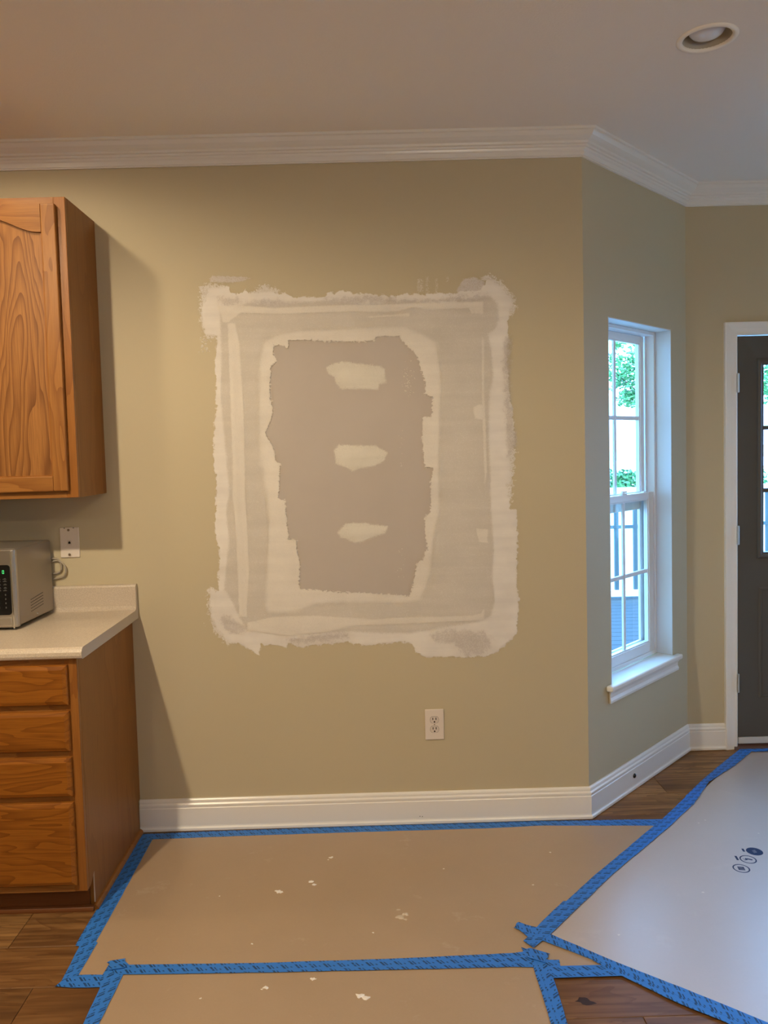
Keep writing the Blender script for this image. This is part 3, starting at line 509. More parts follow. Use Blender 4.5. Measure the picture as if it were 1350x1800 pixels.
# ---- windows
def frame_bars(x0, x1, z0, z1, w_, d0, d1):
    bm = bmesh.new(); box(bm, x0, x0 + w_, d0, d1, z0, z1); box(bm, x1 - w_, x1, d0, d1, z0, z1); box(bm, x0 + w_, x1 - w_, d0, d1, z0, z0 + w_); box(bm, x0 + w_, x1 - w_, d0, d1, z1 - w_, z1)
    return bm
def window(idx, o3, d, mirror=False, label=''):
    """o3: wall start on the room face; d: wall direction; local x = s, local y = outward depth"""
    root = thing('window_%d' % idx, label, 'window', (o3[0], o3[1], 0), math.atan2(d[1], d[0]), kind='structure')
    s0, s1, z1 = (.196, .796, 2.05) if not mirror else (BAYL - .796, BAYL - .196, 2.05)
    z0 = .513
    # jamb liner boards
    bm = bmesh.new(); t = .004
    box(bm, s0, s0 + t, -.0005, .16, z0, z1); box(bm, s1 - t, s1, -.0005, .16, z0, z1); box(bm, s0 + t, s1 - t, -.0005, .16, z1 - t, z1)
    link('jamb_liner', bm, CAULK, root)
    # vinyl frame with tracks
    a, b, c, e = s0 + t, s1 - t, z0, z1 - t
    bm = bmesh.new(); fw = .016
    box(bm, a, a + fw, .074, .155, c, e); box(bm, b - fw, b, .074, .155, c, e); box(bm, a + fw, b - fw, .074, .155, e - fw, e); box(bm, a + fw, b - fw, .074, .155, c, c + .018)
    for (x0, x1) in ((a + fw, a + fw + .010), (b - fw - .010, b - fw)): box(bm, x0, x1, .110, .116, c + .018, e - fw)   # parting stop
    link('window_frame', bm, VINYL, root, bevel=.0015)
    a += fw; b -= fw; c += .018; e -= fw
    zm = 1.262
    def sash(name, d0, d1, x0, x1, za, zb, stile, rail_b, rail_t):
        bm = bmesh.new()
        box(bm, x0, x0 + stile, d0, d1, za, zb); box(bm, x1 - stile, x1, d0, d1, za, zb)
        box(bm, x0 + stile, x1 - stile, d0, d1, za, za + rail_b); box(bm, x0 + stile, x1 - stile, d0, d1, zb - rail_t, zb)
        s = link(name, bm, VINYL, root, bevel=.002)
        gx0, gx1, gz0, gz1 = x0 + stile, x1 - stile, za + rail_b, zb - rail_t
        bm = bmesh.new(); k = .006; dm = (d0 + d1) / 2   # glazing bead
        for q in ((gx0, gx0 + k, gz0, gz1), (gx1 - k, gx1, gz0, gz1), (gx0 + k, gx1 - k, gz0, gz0 + k), (gx0 + k, gx1 - k, gz1 - k, gz1)): box(bm, q[0], q[1], d0 + .006, d1 - .004, q[2], q[3])
        link('glazing_bead', bm, VINYL, s)
        gx0 += k; gx1 -= k; gz0 += k; gz1 -= k; mx = (gx0 + gx1) / 2; mz = (gz0 + gz1) / 2; mw = .0095
        bm = bx(mx - mw, mx + mw, dm - .006, dm + .006, gz0, gz1); link('muntin', bm, VINYL, s, bevel=.003)
        for (xa, xb) in ((gx0, mx - mw), (mx + mw, gx1)): link('muntin', bx(xa, xb, dm - .006, dm + .006, mz - mw, mz + mw), VINYL, s, bevel=.003)
        for (xa, xb) in ((gx0, mx - mw), (mx + mw, gx1)):
            for (ya, yb) in ((gz0, mz - mw), (mz + mw, gz1)): link('pane', bx(xa, xb, dm - .0015, dm + .0015, ya, yb), GLASS, s)
        return s
    lo = sash('lower_sash', .080, .108, a + .002, b - .002, c, zm + .031, .045, .045, .031)
    up = sash('upper_sash', .118, .146, a + .012, b - .012, zm - .002, e - .002, .034, .030, .032)
    # insect screen outside the lower sash
    k = .050; link('screen_frame', frame_bars(a + .004, b - .004, c, zm, k, .122, .134), VINYL, root, bevel=.002)
    # sash lock and lift on the meeting rail
    mx = (s0 + s1) / 2
    bm = lathe([(0, 0), (.018, 0), (.018, .006), (.010, .009), (.008, .016), (0, .016)], 16, 'Z', (mx, .094, zm + .031)); box(bm, mx - .004, mx + .030, .088, .098, zm + .040, zm + .046)
    link('sash_lock', bm, VINYL, root, True)
    for x in (a + .07, b - .07): link('tilt_latch', bx(x - .02, x + .02, .085, .100, zm + .031, zm + .036), VINYL, root, bevel=.001)
    # stool and apron
    hx0, hx1 = s0 - .048, s1 + .048
    bm = prism([(s0, .074), (s0, 0), (hx0, 0), (hx0, -.031), (hx1, -.031), (hx1, 0), (s1, 0), (s1, .074)], .488, .5125)
    link('window_stool', bm, TRIM, root, bevel=.007, seg=3)
    A = [(0, 0), (.016, 0), (.016, -.010), (.012, -.014), (.0115, -.030), (.016, -.042), (.015, -.052), (0, -.056)]
    bm = bmesh.new(); ex0, ex1 = hx0 + .012, hx1 - .012; rr = []
    for x, ins in ((ex0, 1), (ex1, -1)):
        rr.append([bm.verts.new((x + ins * (.016 - o) * .8, -o, .488 + z)) for o, z in A])
    for i in range(len(A)): bm.faces.new((rr[0][i], rr[0][(i + 1) % len(A)], rr[1][(i + 1) % len(A)], rr[1][i]))
    bm.faces.new(rr[0]); bm.faces.new(rr[1])
    link('apron', bm, TRIM, root)
    return root
window(1, (C1X, 0), (r2_, r2_), False, 'tall narrow white double-hung window with grilles in the angled wall')
window(2, (FAR_R, C2Y), (r2_, -r2_), True, 'matching white double-hung window right of the door')
# unseen window added on the right wall to let in cool fill daylight
w3 = thing('window_3', 'unseen window added in the right wall for cool fill daylight', 'window', (B4X, 0, 0), -math.pi / 2, kind='structure')
link('window_frame', frame_bars(4.0, 4.9, .90, 2.05, .05, .02, .12), VINYL, w3, bevel=.003)
link('mullion', bx(4.43, 4.47, .03, .11, .95, 2.0), VINYL, w3, bevel=.003)
for a, b in ((4.05, 4.43), (4.47, 4.85)): link('pane', bx(a, b, .068, .072, .95, 2.0), GLASS, w3)

# ---- exterior door
dr = thing('door_1', 'charcoal half-glass exterior door in white casing', 'door', (0, 0, 0), kind='structure')
fy = C2Y - .004   # room face of the slab
SX0, SX1, SZ0, SZ1 = DOOR_L + .004, DOOR_R - .004, .060, 2.027
gx0, gx1, gz0, gz1 = DOOR_L + .125, DOOR_R - .125, .976, 1.889
bm = bmesh.new()
box(bm, SX0, gx0, fy, fy + .044, SZ0, SZ1); box(bm, gx1, SX1, fy, fy + .044, SZ0, SZ1); box(bm, gx0, gx1, fy, fy + .044, SZ0, gz0); box(bm, gx0, gx1, fy, fy + .044, gz1, SZ1)
link('door_slab', bm, DOORP, dr)
def frame_ring(x0, x1, z0, z1, prof, y):
    """picture-frame moulding; prof = (inset, rise toward the room)"""
    bm = bmesh.new(); rr = []
    for (sx, sz, X, Z) in ((1, 1, x0, z0), (-1, 1, x1, z0), (-1, -1, x1, z1), (1, -1, x0, z1)):
        rr.append([bm.verts.new((X + sx * i, y - h, Z + sz * i)) for i, h in prof])
    for k in range(4):
        a, b = rr[k], rr[(k + 1) % 4]
        for i in range(len(prof) - 1): bm.faces.new((a[i], a[i + 1], b[i + 1], b[i]))
    return bm
LP = [(0, 0), (.003, .008), (.010, .012), (.016, .011), (.022, .006), (.030, .005), (.030, -.02)]
link('glass_surround', frame_ring(gx0 - .028, gx1 + .028, gz0 - .028, gz1 + .028, LP, fy), DOORP, dr)
ncol, nrow = 3, 3
cw = (gx1 - gx0) / ncol; ch = (gz1 - gz0) / nrow
for i in range(1, ncol): link('muntin', bx(gx0 + cw * i - .010, gx0 + cw * i + .010, fy + .002, fy + .018, gz0, gz1), DOORP, dr, bevel=.003)
for j in range(1, nrow):
    for i in range(ncol): link('muntin', bx(gx0 + cw * i + (.010 if i else 0), gx0 + cw * (i + 1) - (.010 if i < 2 else 0), fy + .002, fy + .018, gz0 + ch * j - .010, gz0 + ch * j + .010), DOORP, dr, bevel=.003)
link('pane', bx(gx0, gx1, fy + .020, fy + .024, gz0, gz1), GLASS, dr)
PP = [(0, 0), (.006, .004), (.012, .0045), (.018, -.004), (.026, -.006), (.040, -.006), (.062, .0), (.064, .0005)]
mid = (DOOR_L + DOOR_R) / 2
for a, b in ((DOOR_L + .105, mid - .035), (mid + .035, DOOR_R - .105)):
    o = link('door_panel', frame_ring(a, b, .254, .806, PP, fy - .001), DOORP, dr)
    bm = bx(a + .064, b - .064, fy - .0015, fy - .0005, .254 + .064, .806 - .064); link('panel_field', bm, DOORP, o)
link('door_sweep', bx(SX0, SX1, fy - .006, fy + .040, .026, .058), SWEEP, dr, bevel=.003)
link('threshold', prism([(fy - .02, .0), (fy + TH, .0), (fy + TH, .02), (fy + .01, .022), (fy - .012, .012)], DOOR_L - .018, DOOR_R + .018, 'X'), THRESH, dr)
# jamb
bm = bmesh.new(); box(bm, DOOR_L - .020, DOOR_L, C2Y - .004, C2Y + TH, 0, 2.05); box(bm, DOOR_R, DOOR_R + .020, C2Y - .004, C2Y + TH, 0, 2.05); box(bm, DOOR_L, DOOR_R, C2Y - .004, C2Y + TH, 2.032, 2.05)
link('door_jamb', bm, TRIM, dr)
# casing: mitred, slightly coved
CP = [(0, 0), (0, .017), (.006, .018), (.016, .016), (.030, .013), (.048, .011), (.056, .012), (.062, .009), (.062, 0)]
def casing():
    bm = bmesh.new(); X0, X1, ZT = CASE_L, DOOR_R + .062, 2.093; rr = []
    for (X, Z, sx, sz) in ((X0, 0, 1, 0), (X0, ZT, 1, -1), (X1, ZT, -1, -1), (X1, 0, -1, 0)):
        rr.append([bm.verts.new((X + sx * i, C2Y - h, Z + sz * i)) for i, h in CP])
    for a, b in zip(rr, rr[1:]):
        for i in range(len(CP) - 1): bm.faces.new((a[i], a[i + 1], b[i + 1], b[i]))
    bm.faces.new(rr[0]); bm.faces.new(rr[-1])
    return bm
link('door_casing', casing(), TRIM, dr)
for zc in (1.803, 1.065, .333):
    hy = fy - .008
    bm = lathe([(0, -.047), (.004, -.0465), (.0055, -.044), (.0055, -.017), (.0048, -.0165), (.0048, -.0155), (.0055, -.015), (.0055, .015), (.0048, .0155), (.0048, .0165), (.0055, .017), (.0055, .044), (.004, .0465), (0, .047)], 14, 'Z', (DOOR_L + .001, hy - .003, zc))
    box(bm, DOOR_L + .001, DOOR_L + .008, hy, fy + .001, zc - .044, zc + .044)
    link('hinge', bm, NICKEL, dr)
kb = lathe([(0, 0), (.030, 0), (.030, .004), (.012, .008), (.011, .030), (.024, .040), (.027, .052), (.020, .062), (0, .066)], 20, 'Y'); 
for v_ in kb.verts: v_.co = Vector((v_.co.x + DOOR_R - .07, fy - v_.co.y, v_.co.z + .93))
link('door_knob', kb, NICKEL, dr, True)

# ================================================================== WALL REPAIR
def sdf(poly, X, Z):
    """signed distance, positive inside"""
    P = np.array(poly); d = np.full(X.shape, 1e9); inside = np.zeros(X.shape, bool)
    for (ax, az), (bx_, bz) in zip(P, np.roll(P, -1, 0)):
        ex, ez = bx_ - ax, bz - az; L2 = ex * ex + ez * ez + 1e-12
        t = np.clip(((X - ax) * ex + (Z - az) * ez) / L2, 0, 1)
        d = np.minimum(d, np.hypot(X - ax - t * ex, Z - az - t * ez))
        c = (az > Z) != (bz > Z)
        with np.errstate(divide='ignore', invalid='ignore'):
            inside ^= c & (X < (bx_ - ax) * (Z - az) / (bz - az if bz != az else 1e-12) + ax)
    return np.where(inside, d, -d)
def feather_mat(name, c0, c1, width, amp, nscale, soft, base_alpha=1.0, streak='X'):
    def build(nt, b):
        out = nt.nodes['Material Output']
        at = nd(nt, 'ShaderNodeAttribute'); at.attribute_name = 'edge'; e = at.outputs['Fac']
        g = geo(nt)
        n = noise_n(nt, mapping(nt, g, (1, 1, 1)), nscale, 5, .65)
        f = math_n(nt, 'ADD', e, math_n(nt, 'MULTIPLY', math_n(nt, 'SUBTRACT', n, .5), amp))
        # binary coverage: the coat thins out into specks, like compound scraped over a textured wall
        fine = noise_n(nt, g, 700, 1, .5)
        dth = math_n(nt, 'MULTIPLY', math_n(nt, 'SUBTRACT', fine, .5), 5. * width)
        a = math_n(nt, 'GREATER_THAN', math_n(nt, 'ADD', f, dth), 0.)
        at2 = nd(nt, 'ShaderNodeAttribute'); at2.attribute_name = 'inner'
        n2 = noise_n(nt, mapping(nt, g, (1, 1, 1.6), (7, 7, 7)), 75, 5, .7)
        a2 = math_n(nt, 'GREATER_THAN', math_n(nt, 'ADD', at2.outputs['Fac'], math_n(nt, 'MULTIPLY', math_n(nt, 'SUBTRACT', n2, .5), .040)), 0.)
        a = math_n(nt, 'MULTIPLY', a, a2)
        if base_alpha < 1:
            fine2 = noise_n(nt, mapping(nt, g, (1, 1, 1), (4, 4, 4)), 520, 1, .5)
            a = math_n(nt, 'MULTIPLY', a, math_n(nt, 'LESS_THAN', fine2, .5 + (base_alpha - .5) * .38))
        sc = (2.2, 1, 26) if streak == 'X' else (26, 1, 2.2)
        s1 = noise_n(nt, mapping(nt, g, sc), 1.0, 3, .55); s2 = noise_n(nt, g, 7., 4, .6)
        m1 = math_n(nt, 'ADD', math_n(nt, 'MULTIPLY', s1, .55), math_n(nt, 'MULTIPLY', s2, .55))
        c = ramp(nt, m1, [(.40, c0), (.66, c1)]); nt.links.new(c, b.inputs['Base Color'])
        bump_n(nt, b, m1, .18, .003)
        tr = nd(nt, 'ShaderNodeBsdfTransparent'); mx = nd(nt, 'ShaderNodeMixShader')
        nt.links.new(a, mx.inputs[0]); nt.links.new(tr.outputs[0], mx.inputs[1]); nt.links.new(b.outputs[0], mx.inputs[2]); nt.links.new(mx.outputs[0], out.inputs[0])
    return mat(name, c0, .8, .2, build=build)
patch = thing('wall_patch', 'large unpainted drywall repair framed in joint compound on the greige wall', 'wall repair', (0, 0, 0))
def layer(name, poly, m, off, th, minus=None, cell=.005, rise=.010, margin=.006, parent=None, label=None):
    P = np.array(poly); x0, z0 = P.min(0) - .012; x1, z1 = P.max(0) + .012
    nx = int((x1 - x0) / cell) + 2; nz = int((z1 - z0) / cell) + 2
    xs = x0 + np.arange(nx) * cell; zs = z0 + np.arange(nz) * cell
    X, Z = np.meshgrid(xs, zs, indexing='ij')
    d = sdf(poly, X, Z)
    do = d.copy(); di = np.full(d.shape, 1.)
    if minus: d = np.minimum(d, (-sdf(minus, X, Z) + .003)); di = -sdf(minus, X, Z) + .001
    keep = (do > -margin) & (di > -.012)
    t = np.clip((d + margin) / (rise + margin), 0, 1); t = t * t * (3 - 2 * t)
    Y = -(off + th * t)
    q = keep[:-1, :-1] | keep[1:, :-1] | keep[1:, 1:] | keep[:-1, 1:]
    ids = np.arange(nx * nz).reshape(nx, nz)
    F = np.stack([ids[:-1, :-1][q], ids[1:, :-1][q], ids[1:, 1:][q], ids[:-1, 1:][q]], 1)
    used = np.unique(F); remap = np.full(nx * nz, -1); remap[used] = np.arange(len(used))
    co = np.stack([X.ravel()[used], Y.ravel()[used], Z.ravel()[used]], 1)
    me = bpy.data.meshes.new(name); me.from_pydata(co.tolist(), [], remap[F].tolist())
    a = me.attributes.new('edge', 'FLOAT', 'POINT'); a.data.foreach_set('value', do.ravel()[used].astype(np.float32))
    a = me.attributes.new('inner', 'FLOAT', 'POINT'); a.data.foreach_set('value', di.ravel()[used].astype(np.float32))
    me.polygons.foreach_set('use_smooth', [True] * len(me.polygons)); me.materials.append(m)
    o = bpy.data.objects.new(name, me); COL.objects.link(o); o.parent = parent or patch
    if label: o['label'] = label
    return o
C_LIGHT = ((.70, .66, .60), (.80, .76, .69))
C_MID = ((.59, .545, .47), (.65, .60, .52))
C_BR = ((.72, .67, .585), (.79, .74, .65))
C_SMEAR = ((.62, .57, .52), (.70, .65, .59))
m_outer = feather_mat('compound_outer', *C_LIGHT, .0025, .042, 42, 0)
m_mid = feather_mat('compound_mid', *C_MID, .007, .008, 22, 0, .92)
m_inner = feather_mat('compound_inner', *C_BR, .012, .014, 25, 0, .93)
m_strip = feather_mat('compound_strip', *C_BR, .0035, .008, 40, 0, .88, 'Z')
m_strip_x = feather_mat('compound_strip_level', *C_BR, .0035, .008, 40, 0, .88, 'X')
m_spot = feather_mat('compound_spot', (.66, .62, .52), (.74, .70, .60), .005, .014, 35, 0, .92)
m_smear = feather_mat('compound_smear', *C_SMEAR, .003, .016, 90, 0, .8)
m_faint = feather_mat('compound_faint', *C_LIGHT, .006, .022, 110, 0, .4)
def gyp_build(nt, b):
    g = geo(nt); n = noise_n(nt, g, 5, 4, .6); c = mix(nt, n, (.48, .425, .365), (.54, .48, .415))
    c = mix(nt, math_n(nt, 'MULTIPLY', noise_n(nt, g, 300, 2), .12), c, (.40, .36, .33)); nt.links.new(c, b.inputs['Base Color'])
    bump_n(nt, b, noise_n(nt, g, 350, 3), .1, .0004)
GYP = mat('bare_drywall_paper', (.52, .47, .44), .85, .15, build=gyp_build)
def flat_poly(name, poly, y0, y1, m, parent, label=None):
    bm = bmesh.new(); f = [bm.verts.new((x, -y0, z)) for x, z in poly]; b = [bm.verts.new((x, -y1, z)) for x, z in poly]
    n = len(poly)
    bmesh.ops.triangle_fill(bm, use_beauty=True, edges=[bm.edges.new((b[i], b[(i + 1) % n])) for i in range(n)])
    for i in range(n): bm.faces.new((f[i], f[(i + 1) % n], b[(i + 1) % n], b[i]))
    o = link(name, bm, m, parent)
    if label: o['label'] = label
    return o
gx = [p[0] for p in WALL['gyp']]; gz = [p[1] for p in WALL['gyp']]
flat_poly('drywall_board', [(min(gx) - .03, min(gz) - .03), (max(gx) + .03, min(gz) - .03), (max(gx) + .03, max(gz) + .03), (min(gx) - .03, max(gz) + .03)], .0001, .0004, GYP, patch, 'bare grey-pink drywall panel in the centre')
layer('joint_compound', WALL['outer'], m_outer, .0006, .0014, WALL['gyp'], .005, label='pale outer coat with ragged edges')
layer('compound_coat', WALL['mid'], m_mid, .0021, .0004, WALL['gyp'], .006, margin=.012, label='thin beige skim coat')
layer('compound_coat', WALL['inner'], m_inner, .0027, .0008, WALL['gyp'], .006, rise=.03, margin=.020, label='lighter coat ringing the bare panel')
for k, m in (('lstrip', m_strip), ('tstrip', m_strip_x), ('bstrip', m_strip_x), ('rline', m_strip)):
    layer('knife_stroke', WALL[k], m, .0029, .0005, None, .004)
for k in ('tstreak', 'rpatch', 'rpatch2'):
    layer('knife_stroke', WALL[k], m_strip_x, .0030, .0005, None, .003)
for k in ('spot1', 'spot2', 'spot3'):
    layer('screw_patch', WALL[k], m_spot, .0006, .0012, None, .004, rise=.018)
# second thinner coat inside each screw patch
for k, s in (('spot2', .62), ('spot3', .55), ('spot1', .6)):
    P = np.array(WALL[k]); c = P.mean(0); layer('screw_patch', (c + (P - c) * s).tolist(), m_spot, .0019, .0006, None, .004)
for k in ('stroke', 'blob'): layer('compound_smear', WALL[k], m_smear, .0005, .0006, None, .003)
for k in ('v1', 'v2', 'v3'): layer('compound_smear', WALL[k], m_faint, .0005, .0004, None, .002, margin=.004)
layer('compound_smear', WALL['v4'], m_faint, .0005, .0004, None, .002, margin=.004)
# scraped, half-covering swipes
m_rough = feather_mat('compound_rough', *C_LIGHT, .004, .075, 75, 0, .75)
m_scrape = feather_mat('compound_scrape', (.56, .51, .46), (.66, .61, .55), .010, .075, 38, 0, .70, 'X')
for key in ('rough_a', 'rough_b', 'rough_c', 'rough_d', 'rough_e'): layer('compound_smear', WALL[key], m_rough, .0004, .0006, None, .004, margin=.016)
for key in ('scrape_a', 'scrape_b', 'scrape_c', 'scrape_d', 'scrape_e', 'scrape_f', 'scrape_g'): layer('scrape_mark', WALL[key], m_scrape, .0023, .0003, None, .005, margin=.014)
# crumbs of compound
rnd = random.Random(3)
def crumbs(name, spots, m, parent):
    bm = bmesh.new()
    for x, z, r in spots:
        n = 7; c = bm.verts.new((x, -.0022, z)); ring = []
        for i in range(n):
            a = 2 * math.pi * i / n; q = r * rnd.uniform(.5, 1.2); ring.append(bm.verts.new((x + q * math.cos(a), -.0004, z + q * math.sin(a))))
        for i in range(n): bm.faces.new((c, ring[i], ring[(i + 1) % n]))
    return tag(link(name, bm, m, parent), kind='stuff')
sp = [(*p, rnd.uniform(.0012, .003)) for p in [(-.355, 1.47), (-.365, 1.445)]]
for _ in range(46): sp.append((rnd.gauss(.172, .012), 1.875 - rnd.uniform(0, .14), rnd.uniform(.001, .0035)))
for _ in range(16): sp.append((rnd.gauss(.14, .008), 1.60 - rnd.uniform(0, .16), rnd.uniform(.0008, .002)))
for _ in range(40): sp.append((-.630 + rnd.gauss(0, .011), 1.985 - rnd.uniform(0, .06), rnd.uniform(.0012, .0045)))
for _ in range(14): sp.append((.125 + rnd.gauss(0, .012), 1.13 - rnd.uniform(0, .12), rnd.uniform(.001, .0025)))
for _ in range(14): sp.append((-.655 + rnd.gauss(0, .01), .98 - rnd.uniform(0, .16), rnd.uniform(.001, .003)))
crumbs('compound_crumbs', sp, m_c := mat('compound_crumb', (.70, .65, .56), .8, .2), patch)

# ---- wall outlet
ot = thing('wall_outlet', 'ivory duplex outlet low on the wall below the repair', 'outlet', (.2445, 0, .4085))
bm = bx(-.0385, .0385, -.006, -.0003, -.0625, .0625); link('cover_plate', bm, IVORY, ot, bevel=.004, seg=3)
for s in (1, -1):
    pts = []
    for i in range(24):
        a = 2 * math.pi * i / 24; x = .0172 * math.cos(a); z = .0172 * math.sin(a); pts.append((x, max(-.0135, min(.0135, z)) + s * .0195))
    o = link('receptacle', prism(pts, -.0072, -.0055, 'Y'), IVORY_D, ot)
    bm = bmesh.new(); box(bm, -.0080, -.0048, -.0078, -.0070, s * .0195 + .000, s * .0195 + .0088); box(bm, .0048, .0080, -.0078, -.0070, s * .0195 - .0005, s * .0195 + .0092)
    link('slot', bm, SLOT, o)
    link('ground_hole', lathe([(0, -.0078), (.0033, -.0078), (.0033, -.0070), (0, -.0070)], 12, 'Y', (0, 0, s * .0195 - .008)), SLOT, o)
    bm = prism([(p[0] * 1.045, (p[1] - s * .0195) * 1.05 + s * .0195) for p in pts], -.0063, -.0056, 'Y'); link('receptacle_gap', bm, SLOT, ot)
link('screw', lathe([(0, -.0078), (.002, -.0076), (.0026, -.0062), (.0026, -.0058), (0, -.0058)], 12, 'Y'), SCREW, ot)
# ---- phone jack plate
pj = thing('phone_jack_plate', 'white wall phone plate with two studs above the countertop', 'wall plate', (-1.194, 0, 1.190))
link('cover_plate', bx(-.0385, .0385, -.0065, -.0003, -.0605, .0605), IVORY, pj, bevel=.005, seg=3)
for z in (.050, -.048):
    bm = lathe([(0, -.0125), (.0045, -.012), (.0052, -.0105), (.0035, -.009), (.0035, -.0062), (0, -.0062)], 14, 'Y', (-.001, 0, z)); link('mounting_stud', bm, SCREW, pj)
o = link('phone_jack', bx(-.0085, .0085, -.0078, -.0062, -.0105, .0105), IVORY_D, pj, bevel=.001)
bm = prism([(-.0045, -.005), (.0045, -.005), (.0045, .0025), (.0022, .0025), (.0022, .005), (-.0022, .005), (-.0022, .0025), (-.0045, .0025)], -.0083, -.0077, 'Y'); link('jack_opening', bm, SLOT, o)
for x in (-.018, .018): link('plate_notch', bx(x - .003, x + .003, -.0068, -.0063, .0565, .059), SLOT, pj)
# ---- cable hole in the angled baseboard
d_ = Vector((r2_, r2_, 0)); nr = Vector((r2_, -r2_, 0))
cp = thing('cable_bushing', 'black round cable bushing in the angled baseboard', 'cable bushing', (C1X + r2_ * .366 + nr.x * .0146, r2_ * .366 + nr.y * .0146, .063), math.pi / 4)
link('bushing_ring', lathe([(.0045, 0), (.0045, -.004), (.0065, -.0055), (.0095, -.004), (.0105, 0)], 20, 'Y'), BLACK, cp, True)
link('bushing_core', lathe([(0, -.0032), (.0046, -.0030), (.0046, 0), (0, 0)], 14, 'Y'), SLOT, cp)

# ================================================================== RECESSED LIGHTS
def can(x, y, power, label):
    t = thing('recessed_light', label, 'ceiling light', (x, y, H), group=None)
    link('trim_ring', lathe([(.0705, .004), (.0700, -.002), (.0745, -.0055), (.083, -.0045), (.0885, -.0008), (.0885, -.0002), (.0722, -.0002), (.0712, .004)], 48), CAN_TRIM, t, True)
    link('baffle', lathe([(.0705, .003), (.066, .060), (.060, .120), (.046, .128), (.046, .175), (0, .175)], 40), CANW, t, True)
    lens = [(0, -.001), (.016, .0), (.031, .004), (.043, .010), (.051, .019), (.054, .030), (.051, .042), (.037, .072), (.022, .100), (.017, .13), (0, .13)]
    if power: lens = [(r * .8, h + .012) for r, h in lens]
    b = link('bulb', lathe(lens, 32), BULB if power == 0 else BULB_ON, t, True)
    if power:
        L = bpy.data.lights.new('can_light', 'SPOT'); L.energy = power; L.color = CAN_COLOR; L.spot_size = math.radians(178); L.spot_blend = .42; L.shadow_soft_size = .035
        lo = bpy.data.objects.new('can_light', L); COL.objects.link(lo); lo.location = (x, y, H - .006); lo['kind'] = 'light'
    return t
labs = ['lit recessed ceiling light behind the camera to the left', 'lit recessed ceiling light in front of the wall cabinet', 'lit recessed ceiling light behind the camera to the right', 'lit recessed ceiling light far left over the counter run',
        'unlit recessed ceiling light with a frosted bulb, near the right edge', 'added fill light at the back of the kitchen, shaped as a recessed ceiling light']
for (x, y, p), lb in zip(CANS, labs): can(x, y, p, lb)

# ---- added fill light, unseen behind the camera: throws its light up at the ceiling
fl_ = thing('ceiling_fill', 'added fill light behind the camera, shaped as a bronze torchiere', 'fill light', (.9, -4.6, 0))
link('fill_base', lathe([(0, 0), (.14, 0), (.14, .012), (.03, .03), (.012, .05), (0, .05)], 28), DARKGREY, fl_, True)
link('pole', lathe([(.011, .04), (.011, 1.66)], 16), DARKGREY, fl_, True)
link('fill_shade', lathe([(.0, 1.655), (.03, 1.66), (.10, 1.70), (.155, 1.78), (.160, 1.785), (.150, 1.785), (.095, 1.712), (.03, 1.672), (0, 1.668)], 32), DARKGREY, fl_, True)
L = bpy.data.lights.new('ceiling_fill_light', 'POINT'); L.energy = CEIL_FILL; L.color = CEIL_FILL_COLOR; L.shadow_soft_size = .04
lo = bpy.data.objects.new('ceiling_fill_light', L); COL.objects.link(lo); lo.location = (.9, -4.6, 1.775); lo['kind'] = 'light'

# ================================================================== CABINETS
UX = -1.0395; UZ0, UZ1 = 1.383, 2.444; UXL = UX - .96
uc = thing('upper_cabinet', 'honey oak wall cabinet with arched panel doors', 'cabinet', (0, 0, 0))
bm = bmesh.new()
box(bm, UX - .014, UX, -.286, -.0004, UZ0, UZ1); box(bm, UXL, UXL + .014, -.286, -.0004, UZ0, UZ1)
box(bm, UXL + .014, UX - .014, -.286, -.0004, UZ0 + .012, UZ0 + .026); box(bm, UXL + .014, UX - .014, -.286, -.0004, UZ1 - .026, UZ1 - .010); box(bm, UXL + .014, UX - .014, -.012, -.0004, UZ0 + .026, UZ1 - .026)
link('cabinet_case', bm, OAK_SIDE, uc)
midx = (UX + UXL) / 2
for a, b in ((UX - .041, UX), (UXL, UXL + .041), (midx - .02, midx + .02)): link('face_stile', bx(a, b, -.305, -.2862, UZ0, UZ1), OAK_FACE, uc, bevel=.0015)
for xa, xb in ((UXL + .041, midx - .02), (midx + .02, UX - .041)):
    for a, b in ((UZ0, UZ0 + .045), (UZ1 - .045, UZ1)): link('face_rail', bx(xa, xb, -.3045, -.2862, a, b), OAK_RAIL, uc, bevel=.001)
def cab_door(x0, x1, z0, z1, yb, parent):
    d = bpy.data.objects.new('door', None); COL.objects.link(d); d.parent = parent; d.empty_display_size = .1
    sw, rb = .052, .054; y0, y1 = yb - .020, yb
    for a, b in ((x0, x0 + sw), (x1 - sw, x1)): link('stile', bx(a, b, y0, y1, z0, z1), OAK_DOOR, d, bevel=.0045, seg=3)
    link('bottom_rail', bx(x0 + sw, x1 - sw, y0 + .0006, y1, z0, z0 + rb), OAK_RAIL, d, bevel=.003)
    cx = (x0 + x1) / 2; hw = (x1 - x0) / 2 - sw; n = 24; pts = []
    for i in range(n + 1):
        t = -1 + 2 * i / n; pts.append((cx + hw * t, z1 - .047 - .050 * (1 - math.cos(min(1, abs(t) * 1.06) * math.pi)) / 2))
    top = [(x1 - sw, z1), (x0 + sw, z1)]
    link('top_rail', prism(pts + top, y0 + .0006, y1, 'Y'), OAK_RAIL, d)
    link('panel', bx(x0 + sw - .006, x1 - sw + .006, yb - .0105, yb - .004, z0 + rb - .006, z1 - .03), OAK_PANEL, d)
    # routed step round the panel
    bm = bmesh.new()
    box(bm, x0 + sw, x0 + sw + .004, yb - .0145, yb - .0106, z0 + rb, z1 - .10); box(bm, x1 - sw - .004, x1 - sw, yb - .0145, yb - .0106, z0 + rb, z1 - .10); box(bm, x0 + sw + .004, x1 - sw - .004, yb - .0145, yb - .0106, z0 + rb, z0 + rb + .004)
    link('panel_step', bm, OAK_FACE, d)
    return d
